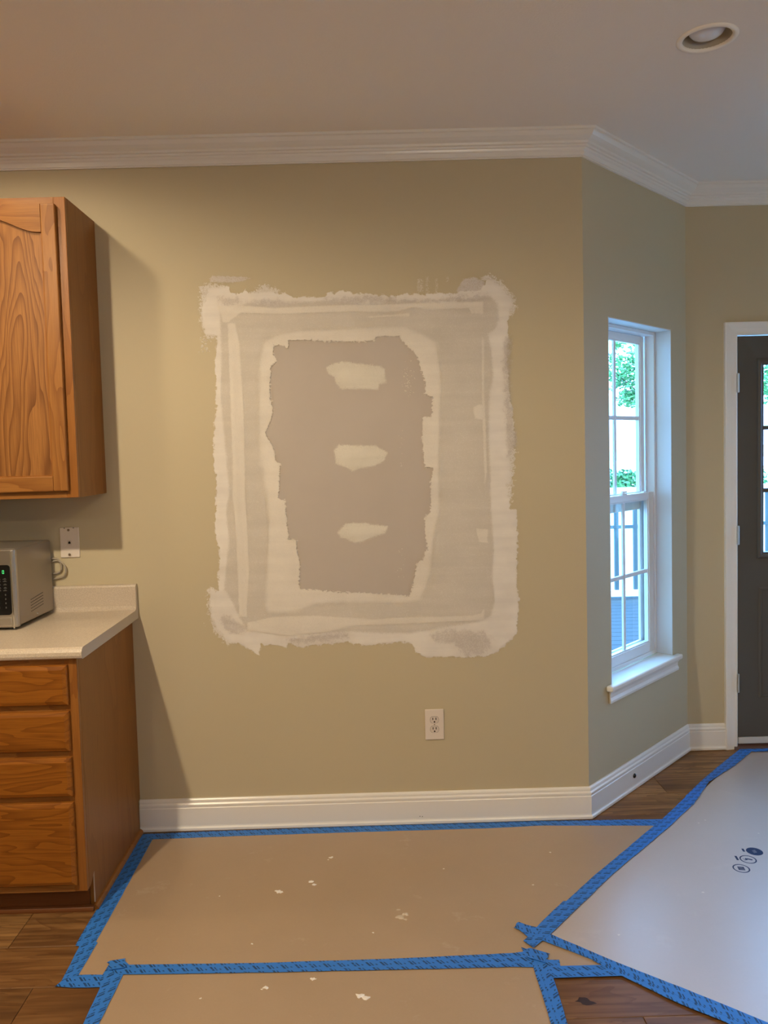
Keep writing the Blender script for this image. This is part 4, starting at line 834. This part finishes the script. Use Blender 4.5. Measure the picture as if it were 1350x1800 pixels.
cab_door(-1.534, -1.069, 1.408, 2.416, -.3055, uc); cab_door(-1.995 + .025, -1.995 + .436, 1.408, 2.416, -.3055, uc)

BX = -.9605; BXL = BX - .915; BT = .876
bc = thing('base_cabinet', 'honey oak base cabinet with four drawers under the countertop', 'cabinet', (0, 0, 0))
side = [(-.590, BT), (-.590, .098), (-.575, .100), (-.560, .112), (-.542, .128), (-.540, .128), (-.540, .0005), (-.022, .0005), (-.022, .134), (-.0006, .134), (-.0006, BT)]
link('side_panel', prism(side, BX - .016, BX, 'X'), OAK_SIDE, bc)
link('side_panel', prism(side, BXL, BXL + .016, 'X'), OAK_SIDE, bc)
bm = bmesh.new(); box(bm, BXL + .016, BX - .016, -.59, -.02, .10, .116); box(bm, BXL + .016, BX - .016, -.018, -.001, .10, BT); box(bm, BXL + .016, BX - .016, -.59, -.02, BT - .02, BT - .0005)
link('cabinet_case', bm, OAK_SIDE, bc)
link('face_stile', bx(BX - .041, BX, -.610, -.5902, .097, BT), OAK_FACE, bc, bevel=.0015); link('face_stile', bx(BXL, BXL + .041, -.610, -.5902, .097, BT), OAK_FACE, bc, bevel=.0015)
DZ = [(.726, .857), (.574, .705), (.423, .552), (.125, .402)]
rz = [(.097, .125 + .012)] + [(a[1] - .012, b[0] + .012) for a, b in zip(DZ[1:][::-1], DZ[:-1][::-1])] + [(.857 - .012, BT)]
for a, b in rz: link('face_rail', bx(BXL + .041, BX - .041, -.6095, -.5902, a, b), OAK_RAIL, bc)
for a, b in DZ:
    x0, x1 = BXL + .029, BX - .028
    bm = bmesh.new(); e = .011; rr = []
    lv = [(0, -.6105), (0, -.6215), (.003, -.6255), (.014, -.6300)]
    rings = []
    for ins, y in lv: rings.append([bm.verts.new(p) for p in ((x0 + ins, y, a + ins), (x1 - ins, y, a + ins), (x1 - ins, y, b - ins), (x0 + ins, y, b - ins))])
    bm.faces.new(rings[0]); bm.faces.new(rings[-1])
    for p, q in zip(rings, rings[1:]):
        for i in range(4): bm.faces.new((p[i], p[(i + 1) % 4], q[(i + 1) % 4], q[i]))
    link('drawer', bm, OAK_DRAWER, bc)
link('toe_kick', bx(BXL + .016, BX - .0165, -.552, -.540, .0005, .10), TOE, bc)
link('panel_edge', bx(BX - .0042, BX - .0004, -.5415, -.5402, .020, .126), mat('raw_panel_edge', (.60, .48, .36), .7), bc)
# shoe moulding along the side and front
q = [(0, 0), (.014, 0), (.0135, .006), (.011, .012), (.006, .0165), (0, .018)]
bm = prism([(BX + .0002 + a, .0004 + b) for a, b in q], -.556, -.0205, 'Y'); link('shoe_moulding', bm, OAK_FACE, bc)
bm = prism([(-.5525 - a, .0004 + b) for a, b in q], BXL, BX + .0002, 'X'); link('shoe_moulding', bm, TOE, bc)

# ---- countertop with integral backsplash
ct = thing('countertop', 'beige speckled laminate countertop with a low backsplash', 'countertop', (0, 0, 0))
CX = -.9350; CXL = BXL - .02
prof = [(-.0006, BT + .0004), (-.610, BT + .0004), (-.622, .8765), (-.629, .881), (-.632, .889), (-.631, .900), (-.626, .909), (-.617, .9140), (-.600, .9145), (-.560, .9140), (-.045, .9140), (-.033, .9160), (-.026, .922), (-.0235, .932), (-.0225, 1.008), (-.019, 1.014), (-.013, 1.0165), (-.0006, 1.0165)]
k_ = prof.index((-.045, .9140))
link('counter_top', prism(prof[:k_ + 1] + [(-.0006, .9140)], CXL, CX - .0012, 'X'), LAM, ct)
link('backsplash', prism(prof[k_:] + [(-.0006, .9140)], CXL, CX - .0012, 'X'), LAM, ct)
link('end_cap', prism(prof, CX - .0011, CX, 'X'), LAM_EDGE, ct)

# ---- microwave
MR, ML, MF, MB, MZ0, MZ1 = 0, -.455, -.315, -.010, .012, .291
mw = thing('microwave', 'stainless steel countertop microwave showing a green zero', 'microwave', (-1.2600, -.018, .9143), math.radians(-1.5))
bm = prism([(ML, MZ0), (MR - .004, MZ0), (MR, MZ0 + .004), (MR - .003, MZ1 - .006), (MR - .009, MZ1), (ML + .009, MZ1), (ML + .003, MZ1 - .006)], MF + .02, MB, 'Y')
link('case', bm, STEEL_SIDE, mw)
bm = bmesh.new()
for i in range(5):
    for j in range(9): x = .0; y = -.20 + j * .012; z = .045 + i * .011 + j * .001; box(bm, MR - .0006, MR + .0003, y - .0042, y + .0042, z - .0012, z + .0012)
tag(link('vent_slots', bm, DARKGREY, mw), kind='stuff')
link('case_screw', lathe([(0, .0018), (.0025, .0014), (.0035, .0002), (.0035, -.0005), (0, -.0005)], 12, 'X', (MR, -.155, .028)), CHROME, mw)
# front frame: bowed stainless with a black control glass
fp = [(MF + .0195, ML), (MF + .0195, MR), (MF + .006, MR - .001), (MF, MR - .006), (MF - .004, MR - .014), (MF - .005, MR - .12), (MF - .005, ML + .02), (MF - .002, ML + .005), (MF + .006, ML)]
bm = prism([(b, a) for a, b in fp], MZ0 - .002, MZ1 - .002, 'Z'); link('front_frame', bm, STEEL, mw, bevel=.002)
def rr_poly(x0, x1, z0, z1, r, n=6):
    pts = []
    for cx, cz, a0 in ((x1 - r, z1 - r, 0), (x0 + r, z1 - r, 90), (x0 + r, z0 + r, 180), (x1 - r, z0 + r, 270)):
        for i in range(n + 1): a = math.radians(a0 + 90 * i / n); pts.append((cx + r * math.cos(a), cz + r * math.sin(a)))
    return pts
PX1 = MR - .017; PX0 = PX1 - .088
cpn = link('control_panel', prism(rr_poly(PX0, PX1, .056, .236, .010), MF - .0085, MF - .0045, 'Y'), BLACK, mw)
link('button_trim', prism(rr_poly(PX0, PX1 + .001, .016, .048, .004), MF - .0075, MF - .0045, 'Y'), CHROME, mw)
link('door_button', prism(rr_poly(PX0 + .003, PX1 - .002, .019, .045, .003), MF - .0105, MF - .0075, 'Y'), STEEL, mw, bevel=.001)
link('vertical_trim', bx(MR - .0135, MR - .0085, MF - .0075, MF - .0035, .006, .284), CHROME, mw, bevel=.0015)
# mirror door on the left
dd = link('microwave_door', prism(rr_poly(ML + .006, PX0 - .006, .014, .286, .008), MF - .0095, MF - .0048, 'Y'), STEEL, mw, bevel=.001)
link('door_glass', prism(rr_poly(ML + .035, PX0 - .04, .055, .245, .010), MF - .0105, MF - .0094, 'Y'), BLACK, dd)
link('handle', bx(PX0 - .030, PX0 - .016, MF - .032, MF - .022, .04, .26), CHROME, dd, bevel=.005, seg=3)
def seg_digit(x, z, w_, h_, on, m, parent, y):
    bm = bmesh.new(); t = w_ * .22
    S = {'a': (x, x + w_, z + h_ - t, z + h_), 'd': (x, x + w_, z, z + t), 'b': (x + w_ - t, x + w_, z + h_ / 2, z + h_ - t), 'c': (x + w_ - t, x + w_, z + t, z + h_ / 2), 'f': (x, x + t, z + h_ / 2, z + h_ - t), 'e': (x, x + t, z + t, z + h_ / 2)}
    for s in on: q_ = S[s]; box(bm, q_[0], q_[1], y, y + .0003, q_[2], q_[3])
    return link('display_digit', bm, m, parent)
seg_digit(PX1 - .026, .205, .0065, .0125, 'abcdef', LED, mw, MF - .0090)
for x in (.045,): seg_digit(PX1 - x, .205, .0065, .0125, 'abcdef', LED, mw, MF - .0090)
bm = bmesh.new(); rk = random.Random(2)
for i, z in enumerate((.184, .176, .164, .152, .143)):
    for j in range(4): x = PX1 - .012 - j * .021; box(bm, x - rk.uniform(.009, .014), x, MF - .0088, MF - .0085, z, z + .0022); box(bm, x - .009, x - .002, MF - .0088, MF - .0085, z + .0035, z + .0052)
for i, z in enumerate((.126, .111, .096, .080)):
    for j in range(3): x = PX1 - .016 - j * .024; box(bm, x - .004, x, MF - .0088, MF - .0085, z, z + .006)
link('key_legends', bm, KEYP, mw)
for x in (ML + .04, MR - .04):
    for y in (MF + .05, MB - .03): link('foot', lathe([(0, 0), (.011, 0), (.012, .012), (0, .0125)], 12, 'Z', (x, y, 0)), BLACK, mw)
# cord looping out behind the case
cy_ = lambda pts: pts
cpts = [(-.03, .003, .19), (.008, .010, .205), (.030, .009, .198), (.045, .008, .180), (.048, .008, .160), (.040, .009, .142), (.022, .010, .136), (-.01, .008, .13)]
def smooth_pts(p, n=6):
    out = []; P = [Vector(q) for q in p]; P = [P[0]] + P + [P[-1]]
    for i in range(1, len(P) - 2):
        for k in range(n):
            t = k / n; a, b, c, d = P[i - 1:i + 3]
            out.append(.5 * ((2 * b) + (c - a) * t + (2 * a - 5 * b + 4 * c - d) * t * t + (3 * b - a - 3 * c + d) * t ** 3))
    out.append(P[-2]); return out
link('power_cord', tube(smooth_pts(cpts), .0038, 8), CORD, mw, True)
cpts2 = [(-.03, .004, .215), (.012, .009, .212), (.026, .010, .196), (.030, .010, .176), (.020, .009, .158), (-.02, .006, .150)]
link('power_cord', tube(smooth_pts(cpts2), .0038, 8), CORD, mw, True)

# ================================================================== FLOOR BOARDS, TAPE
def slab(name, poly, z0, z1, m, uvdir=None, parent=None, jag=0., seed=0):
    """thin horizontal sheet with its own thickness; tape gets UVs in metres along its run"""
    pts = [Vector((p[0], p[1])) for p in poly]
    if jag:
        rj = random.Random(seed); out = []
        for i, p in enumerate(pts):
            q = pts[(i + 1) % len(pts)]; L = (q - p).length; k = max(1, int(L / .035)); nrm = Vector((-(q - p).y, (q - p).x)).normalized()
            for s in range(k): out.append(p.lerp(q, s / k) + nrm * rj.uniform(-jag, jag))
        pts = out
    bm = bmesh.new(); n = len(pts)
    top = [bm.verts.new((p.x, p.y, z1)) for p in pts]; bot = [bm.verts.new((p.x, p.y, z0)) for p in pts]
    te = [bm.edges.new((top[i], top[(i + 1) % n])) for i in range(n)]
    bmesh.ops.triangle_fill(bm, use_beauty=True, edges=te)
    for i in range(n): bm.faces.new((top[i], bot[i], bot[(i + 1) % n], top[(i + 1) % n]))
    if uvdir:
        o0, dv = Vector(uvdir[0]), Vector(uvdir[1]).normalized(); nv = Vector((-dv.y, dv.x)); uv = bm.loops.layers.uv.new('UVMap')
        for f in bm.faces:
            for l in f.loops: r = l.vert.co.xy - o0; l[uv].uv = (r.dot(dv), r.dot(nv))
    bmesh.ops.recalc_face_normals(bm, faces=bm.faces)
    return link(name, bm, m, parent)
S1 = FLOOR['sheet1']
S2 = [(-.7928, -.8823), (.4658, -.9111), (.4706, -.9566), (.4738, -1.1489), (.4745, -2.9), (-.7824, -2.9)]
S3 = [(.4881, -.7849), (.7514, -.5191), (1.2451, .0018), (1.4283, .2173), (1.8126, .6326), (2.66, .6328), (3.05, -.6), (3.0, -2.7), (2.2, -2.35), (1.1552, -1.3041), (1.0257, -1.2208), (.75, -1.005)]
s1o = tag(slab('floor_board', S1, .0004, .0016, PAPER), 'tan protection board along the repaired wall, enclosed by blue tape', 'floor protection')
s2o = tag(slab('floor_board', S2, .0004, .0015, PAPER), 'tan protection board at the bottom edge, below the long blue tape', 'floor protection')
s3o = tag(slab('floor_board', S3, .0017, .0029, PAPER_COOL), 'large tan protection board in front of the door, bluish in the daylight', 'floor protection')
s1o['label'] += ''
T = FLOOR
LL = [(-.8159, -.858), (-.8012, -.8509), (-.758, -.8916), (-.7613, -1.0953), (-.7614, -2.9), (-.8065, -2.9), (-.8048, -1.0935), (-.8076, -.9583), (-.8192, -.9139)]
LRa = [(.4453, -.895), (.4785, -.890), (.481, -.9748), (.4725, -1.1495), (.472, -2.9), (.4437, -2.9), (.4441, -1.1476)]
LRb = [(.4600, -.905), (.4943, -.8891), (.4926, -.9748), (.4872, -1.1495), (.4865, -2.9), (.461, -2.9), (.4625, -1.1476)]
DLa = [(.5075, -.7773), (.5316, -.7727), (.66, -.8892), (.839, -1.0336), (.9954, -1.1653), (1.0563, -1.2182), (2.25, -2.28), (2.21, -2.33), (1.0297, -1.2402), (.9265, -1.1623), (.7642, -1.0208), (.6373, -.909), (.4984, -.8024)]
DLb = [(.6229, -.9005), (.638, -.9064), (.7651, -1.0185), (.9275, -1.1603), (1.0197, -1.2322), (2.19, -2.31), (2.15, -2.35), (.9752, -1.2442), (.8918, -1.1629), (.8043, -1.093), (.6964, -.9843)]
TDOOR = [(1.80, .656), (1.95, .6545), (2.12, .652), (2.66, .650), (2.66, .610), (2.12, .6145), (1.9, .6195), (1.85, .62)]
def tp(key, poly, z, d, label, jag=.0009):
    poly = [(a, b) for a, b in poly]; o0 = min(poly, key=lambda p: p[0] * d[0] + p[1] * d[1])
    # row origin: lower side of the strip
    nv = Vector((-d[1], d[0])).normalized(); lo = min(Vector(p).dot(nv) for p in poly)
    org = Vector(o0); org = org + nv * (lo - org.dot(nv))
    return tag(slab('tape_strip', poly, z, z + .00035, TAPE, (org, d), jag=jag, seed=len(label)), label, 'tape')
tp('a', T['tape_back'], .0018, (1, 0), 'blue tape strip running along the foot of the long baseboard')
tp('b', T['tape_cabinet'], .0022, (0, 1), 'blue tape strip beside the base cabinet, from baseboard toward the viewer')
tp('c', T['tape_cabinet_lower'], .0026, (0, 1), 'short blue tape piece continuing the cabinet strip to the lower left corner')
tp('d', T['tape_step'], .0030, (1, 0), 'tiny blue tape piece closing the lower left corner of the wall board')
tp('e', LL, .0034, (0, 1), 'blue tape strip on the left edge of the bottom board')
tp('f', T['tape_middle'], .0038, (1, 0), 'long blue tape strip across the joint between the two left boards', .0007)
tp('g', LRa, .0042, (0, 1), 'inner blue tape strip on the right edge of the bottom board')
tp('h', LRb, .0046, (0, 1), 'outer blue tape strip on the right edge of the bottom board')
tp('i', T['tape_right_short'], .0050, (1, 0), 'short blue tape strip pointing right at the bare plank corner')
tp('j', DLb, .0054, (.76, -.65), 'lower of two overlapping blue tapes slanting to the bottom right corner')
tp('k', DLa, .0058, (.76, -.65), 'upper of two overlapping blue tapes slanting to the bottom right corner')
tp('l', T['tape_diag_up'], .0062, (.7, .714), 'long diagonal blue tape from the centre joint up toward the angled wall')
tp('m', T['tape_diag_up_b'], .0066, (.68, .73), 'blue tape piece curving on from the diagonal to the door')
tp('n', TDOOR, .0062, (1, 0), 'blue tape strip along the door threshold')
# ragged torn ends
def torn(x, y, z, ang, L, W, label, seed):
    r = random.Random(seed); pts = [(-L / 2, -W / 2), (L / 2, -W / 2)] + [(L / 2 + r.uniform(-.006, .008), -W / 2 + W * (i + .5) / 4) for i in range(4)] + [(L / 2, W / 2), (-L / 2, W / 2)] + [(-L / 2 + r.uniform(-.009, .005), W / 2 - W * (i + .5) / 4) for i in range(4)]
    c, s = math.cos(ang), math.sin(ang); poly = [(x + c * a - s * b, y + s * a + c * b) for a, b in pts]
    tp('t', poly, z, (c, s), label, .0)
torn(.462, -.742, .0066, math.radians(-38), .070, .036, 'torn blue tape scrap at the upper tip of the centre joint', 1)
torn(.470, -.875, .0070, math.radians(-30), .060, .046, 'torn blue tape scrap on the centre joint at the end of the long strip', 4)
torn(-.789, -.856, .0070, math.radians(12), .045, .044, 'torn blue tape scrap at the left end of the long strip', 6)

# ---- printed marks on the right board
def marks():
    bm = bmesh.new(); z = .00300
    def disc(cx, cy, ra, rb, ang, hole=0., zz=z, mi=0):
        n = 28; c, s = math.cos(ang), math.sin(ang); o = []; i_ = []
        for k in range(n):
            a = 2 * math.pi * k / n; p = (ra * math.cos(a), rb * math.sin(a)); o.append(bm.verts.new((cx + c * p[0] - s * p[1], cy + s * p[0] + c * p[1], zz)))
            if hole: i_.append(bm.verts.new((cx + (c * p[0] - s * p[1]) * hole, cy + (s * p[0] + c * p[1]) * hole, zz)))
        if hole:
            for k in range(n): bm.faces.new((o[k], o[(k + 1) % n], i_[(k + 1) % n], i_[k])).material_index = mi
        else: bm.faces.new(o).material_index = mi
    def rect(cx, cy, L, W, ang, zz=z, mi=0):
        c, s = math.cos(ang), math.sin(ang)
        bm.faces.new([bm.verts.new((cx + c * a - s * b, cy + s * a + c * b, zz)) for a, b in ((-L / 2, -W / 2), (L / 2, -W / 2), (L / 2, W / 2), (-L / 2, W / 2))]).material_index = mi
    A = math.radians(48)   # print runs along this line
    ux, uy = math.cos(A), math.sin(A); vx, vy = -uy, ux
    C = [(1.396, -.311), (1.346, -.365), (1.293, -.424)]
    B = math.radians(-10)
    for i, (x, y) in enumerate(C):
        if i == 0:
            disc(x, y, .029, .029, 0)
            for k in range(5): rect(x, y - .008 + k * .004, .015, .0016, B + .5, z + .0001, 1)
        else: disc(x, y, .029, .029, 0, .84)
        if i == 1:
            rect(x + .006, y, .018, .008, B - .35); rect(x - .006, y + .002, .008, .013, B - .35)
            for k in range(3): rect(x - .014, y + .006 - k * .006, .006, .0018, B)
        if i == 2:
            rect(x, y, .022, .024, B)
            for k in range(4): rect(x, y - .008 + k * .0053, .016, .0012, B, z + .0001, 1)
        if i < 2: rect(x - .036, y + .012, .008 if i == 0 else .008, .022 if i == 0 else .030, math.radians(-8))
    return link('printed_marks', bm, [INK, INK_L], s3o)
marks()

# ---- drops of dried compound on the boards
rs = random.Random(11)
big = {(1): .010, (2): .012, (3): .009, (4): .013, (5): .009, (9): .009, (11): .010, (12): .015, (13): .013, (15): .014, (16): .012, (17): .007, (18): .008}
OWN = {2: 'bright compound blob near the middle of the wall board, joined to a smaller one', 4: 'flat white compound blob left of the middle of the wall board', 1: 'upper white compound fleck of the wall board, farthest from the viewer in the middle', 14: 'lone white compound fleck on the wall board below the outlet', 15: 'broad faint compound smudge on the wall board right of the middle', 6: 'tiny white fleck nearest the cabinet on the wall board', 12: 'largest white compound blob on the bottom board', 10: 'tiny white fleck at the left of the bottom board', 9: 'white compound fleck left of the middle of the bottom board', 23: 'white compound fleck above the printed marks at the right edge'}
def in_poly(p, poly):
    c = False
    for (ax, ay), (bx_, by) in zip(poly, poly[1:] + poly[:1]):
        if (ay > p[1]) != (by > p[1]) and p[0] < (bx_ - ax) * (p[1] - ay) / (by - ay) + ax: c = not c
    return c
for i, (x, y) in enumerate(FLOOR['splats']):
    r = big.get(i, .0045); bm = bmesh.new(); n = 11; z = .0029 if in_poly((x, y), S3) else (.0016 if in_poly((x, y), S1) else .0015)
    where = {.0029: 'board by the door', .0016: 'wall board', .0015: 'bottom board'}[z]
    c = bm.verts.new((x, y, z + r * .22)); mid_r, ring = [], []
    for k in range(n):
        a = 2 * math.pi * k / n; q_ = r * rs.uniform(.45, 1.25)
        mid_r.append(bm.verts.new((x + q_ * .6 * math.cos(a), y + q_ * .6 * math.sin(a) * .8, z + r * .16))); ring.append(bm.verts.new((x + q_ * math.cos(a), y + q_ * math.sin(a) * .8, z)))
    for k in range(n):
        bm.faces.new((c, mid_r[k], mid_r[(k + 1) % n])); bm.faces.new((mid_r[k], ring[k], ring[(k + 1) % n], mid_r[(k + 1) % n]))
    lb = OWN.get(i, 'small white fleck of dried compound on the tan %s' % where)
    tag(link('compound_drop', bm, SMUDGE if i in (15, 16, 17, 18) else SPLAT), lb, 'compound drop', 'compound flecks on the ' + where)

# ================================================================== OUTSIDE
gz_ = -.14
dk = thing('deck', 'grey-blue wooden deck outside the window', 'deck', (0, 0, 0))
y = C2Y + TH + .02; i = 0
while y < 5.45:
    x0 = 1.0 if y < 1.1 else .9
    o = link('deck_board', bx(.7, 8.2, y, y + .138, gz_ - .03, gz_), DECK, dk) if i == 0 else None
    if i == 0: dm0 = o.data; o.location = (0, 0, 0); y_first = y
    else:
        o = bpy.data.objects.new('deck_board', dm0); COL.objects.link(o); o.parent = dk; o.location = (0, y - y_first, 0)
    y += .145; i += 1
bm = bmesh.new(); box(bm, .7, 8.2, 1.0, 1.05, -.42, gz_ - .031); link('deck_beam', bm, DECK, dk); bm = bx(.7, 8.2, 5.36, 5.41, -.42, gz_ - .031); link('deck_beam', bm, DECK, dk)
for x in (1.0, 4.4, 7.8): link('deck_post', bx(x, x + .09, 5.2, 5.3, -1.2, gz_ - .031), DECK, dk); link('deck_post', bx(x, x + .09, 1.1, 1.2, -1.2, gz_ - .031), DECK, dk)
rl = thing('deck_railing', 'white topped deck railing with grey-blue pickets', 'railing', (0, 0, 0))
RY = 5.3
link('top_rail', bx(.7, 8.2, RY - .06, RY + .06, 1.00, 1.06), RAILW, rl, bevel=.006)
link('middle_rail', bx(.7, 8.2, RY - .02, RY + .02, .62, .655), PICKET, rl)
link('bottom_rail', bx(.7, 8.2, RY - .035, RY + .035, -.115, -.045), RAILW, rl, bevel=.004)
pm = None
for k in range(36):
    x = .82 + k * .205
    if pm is None: o = link('picket', bx(-.021, .021, RY - .018, RY + .018, -.045, 1.0), PICKET, rl); pm = o.data
    else: o = bpy.data.objects.new('picket', pm); COL.objects.link(o); o.parent = rl
    o.location = (x, 0, 0)
for x in (.7, 3.2, 5.7, 8.2): link('post', bx(x - .045, x + .045, RY + .061, RY + .151, gz_, 1.15), RAILW, rl, bevel=.004)
# lawn rising away from the house
bm = bmesh.new(); N = 26; vs = []
for i in range(N + 1):
    row = []
    for j in range(N + 1):
        x = -14 + 40 * i / N; yy = -9 + 42 * j / N
        row.append(bm.verts.new((x, yy, (-.9 + max(0, min(1, (yy - 5.2) / 8.8)) * 1.25 + .05 * math.sin(x * 1.7 + yy)) if yy > 1.2 else -.9)))
    vs.append(row)
for i in range(N):
    for j in range(N): bm.faces.new((vs[i][j], vs[i + 1][j], vs[i + 1][j + 1], vs[i][j + 1]))
tag(link('lawn', bm, LAWN, smooth=True), 'bright sunlit lawn beyond the deck railing', 'lawn', kind='structure')
# white board fence beyond the hedge
fn = thing('board_fence', 'white board fence behind the hedge', 'fence', (0, 15.6, 0))
link('fence_rail', bx(1.0, 15.0, -.02, .02, 1.15, 1.42), RAILW, fn)
link('fence_rail', bx(1.0, 15.0, -.02, .02, .70, .86), RAILW, fn)
for k in range(8): link('fence_post', bx(1.2 + k * 1.9, 1.32 + k * 1.9, .021, .12, .2, 1.5), RAILW, fn)

def foliage(bm, blobs, n, size, rnd):
    tot = sum(b[3] ** 2 for b in blobs)
    for (cx, cy, cz, r, sq) in blobs:
        for _ in range(int(n * r * r / tot)):
            u = Vector((rnd.gauss(0, 1), rnd.gauss(0, 1), rnd.gauss(0, 1))).normalized() * r * rnd.uniform(.35, 1.05)
            p = Vector((cx + u.x, cy + u.y, cz + u.z * sq))
            a = Vector((rnd.gauss(0, 1), rnd.gauss(0, 1), rnd.gauss(0, .6))).normalized(); b = a.cross(Vector((rnd.gauss(0, 1), rnd.gauss(0, 1), rnd.gauss(0, 1)))).normalized()
            s = size * rnd.uniform(.6, 1.3)
            bm.faces.new([bm.verts.new(p + a * s), bm.verts.new(p + b * s * .45), bm.verts.new(p - a * s), bm.verts.new(p - b * s * .45)])
def tree(x, y, z, h, blobs, n, size, label, seed, name='garden_tree', cat='tree'):
    rnd = random.Random(seed); t = thing(name, label, cat, (x, y, z), group=None)
    pts = [(0, 0, -.3)] + [(.06 * math.sin(k * 1.3 + seed), .05 * math.cos(k), h * k / 6) for k in range(7)]
    link('trunk', tube(pts, [.07 * (1 - .12 * k) * h / 4 for k in range(8)], 10), BARK, t, True)
    for (cx, cy, cz, r, sq) in blobs[:4]:
        link('branch', tube([(0, 0, h * .5), (cx * .5, cy * .5, h * .5 + (cz - h * .5) * .6), (cx, cy, cz)], [.03, .018, .006], 6), BARK, t, True)
    bm = bmesh.new(); foliage(bm, blobs, n, size, rnd); tag(link('leaves', bm, LEAF, t), kind='stuff')
    return t
tree(5.75, 12.0, .15, 3.4, [(-.45, 0, 2.75, .55, .9), (.2, .2, 3.1, .8, .9), (-1.0, -.1, 2.75, .32, 1.3), (-.62, .1, 2.25, .30, .6), (.7, 0, 4.0, .7, .7), (-.45, .3, 3.55, .2, .7), (-.9, 0, 3.3, .14, .8), (-1.25, .2, 2.5, .2, 1.2)], 7000, .05, 'green leafy tree seen through the upper window panes', 3)
tree(8.3, 12.6, .15, 4.2, [(-.2, 0, 2.6, .6, .8), (.5, .1, 3.4, .8, .9), (-.3, 0, 3.6, .45, .8), (.3, 0, 1.9, .45, .8), (.2, 0, 4.2, .6, .8)], 6000, .05, 'green leafy tree seen through the glass of the door', 5)
def shrub(x, y, z, blobs, n, label, seed, size=.07):
    rnd = random.Random(seed); t = thing('garden_shrub', label, 'shrub', (x, y, z))
    bm = bmesh.new()
    for (cx, cy, cz, r, sq) in blobs:
        tb = tube([(cx * .2, cy * .2, -.1), (cx * .6, cy * .6, cz * .5), (cx, cy, cz)], [.03, .02, .01], 6)
        me = bpy.data.meshes.new('tmp'); tb.to_mesh(me); tb.free(); bm.from_mesh(me); bpy.data.meshes.remove(me)
    link('stems', bm, BARK, t, True)
    bm = bmesh.new(); foliage(bm, blobs, n, size, rnd); tag(link('leaves', bm, LEAF, t), kind='stuff')
shrub(4.55, 14.9, .35, [(0, 0, 1.15, .42, .7), (-.5, 0, 1.3, .30, .9), (.45, 0, .9, .35, .5), (.2, 0, 1.35, .2, .6)], 1700, 'bushy green shrub rising over the white fence', 8)
shrub(3.0, 14.0, .30, [(k * .42 - .3, 0, .42, .34, .8) for k in range(4)], 1600, 'low dark hedge shrub left, beyond the railing', 9, .06)
shrub(5.2, 14.0, .30, [(k * .42 - .3, 0, .42, .34, .8) for k in range(4)], 1600, 'low dark hedge shrub beyond the railing in line with the window', 10, .06)
shrub(7.4, 14.0, .30, [(k * .42 - .3, 0, .42, .34, .8) for k in range(4)], 1600, 'low dark hedge shrub beyond the railing in line with the door', 12, .06)
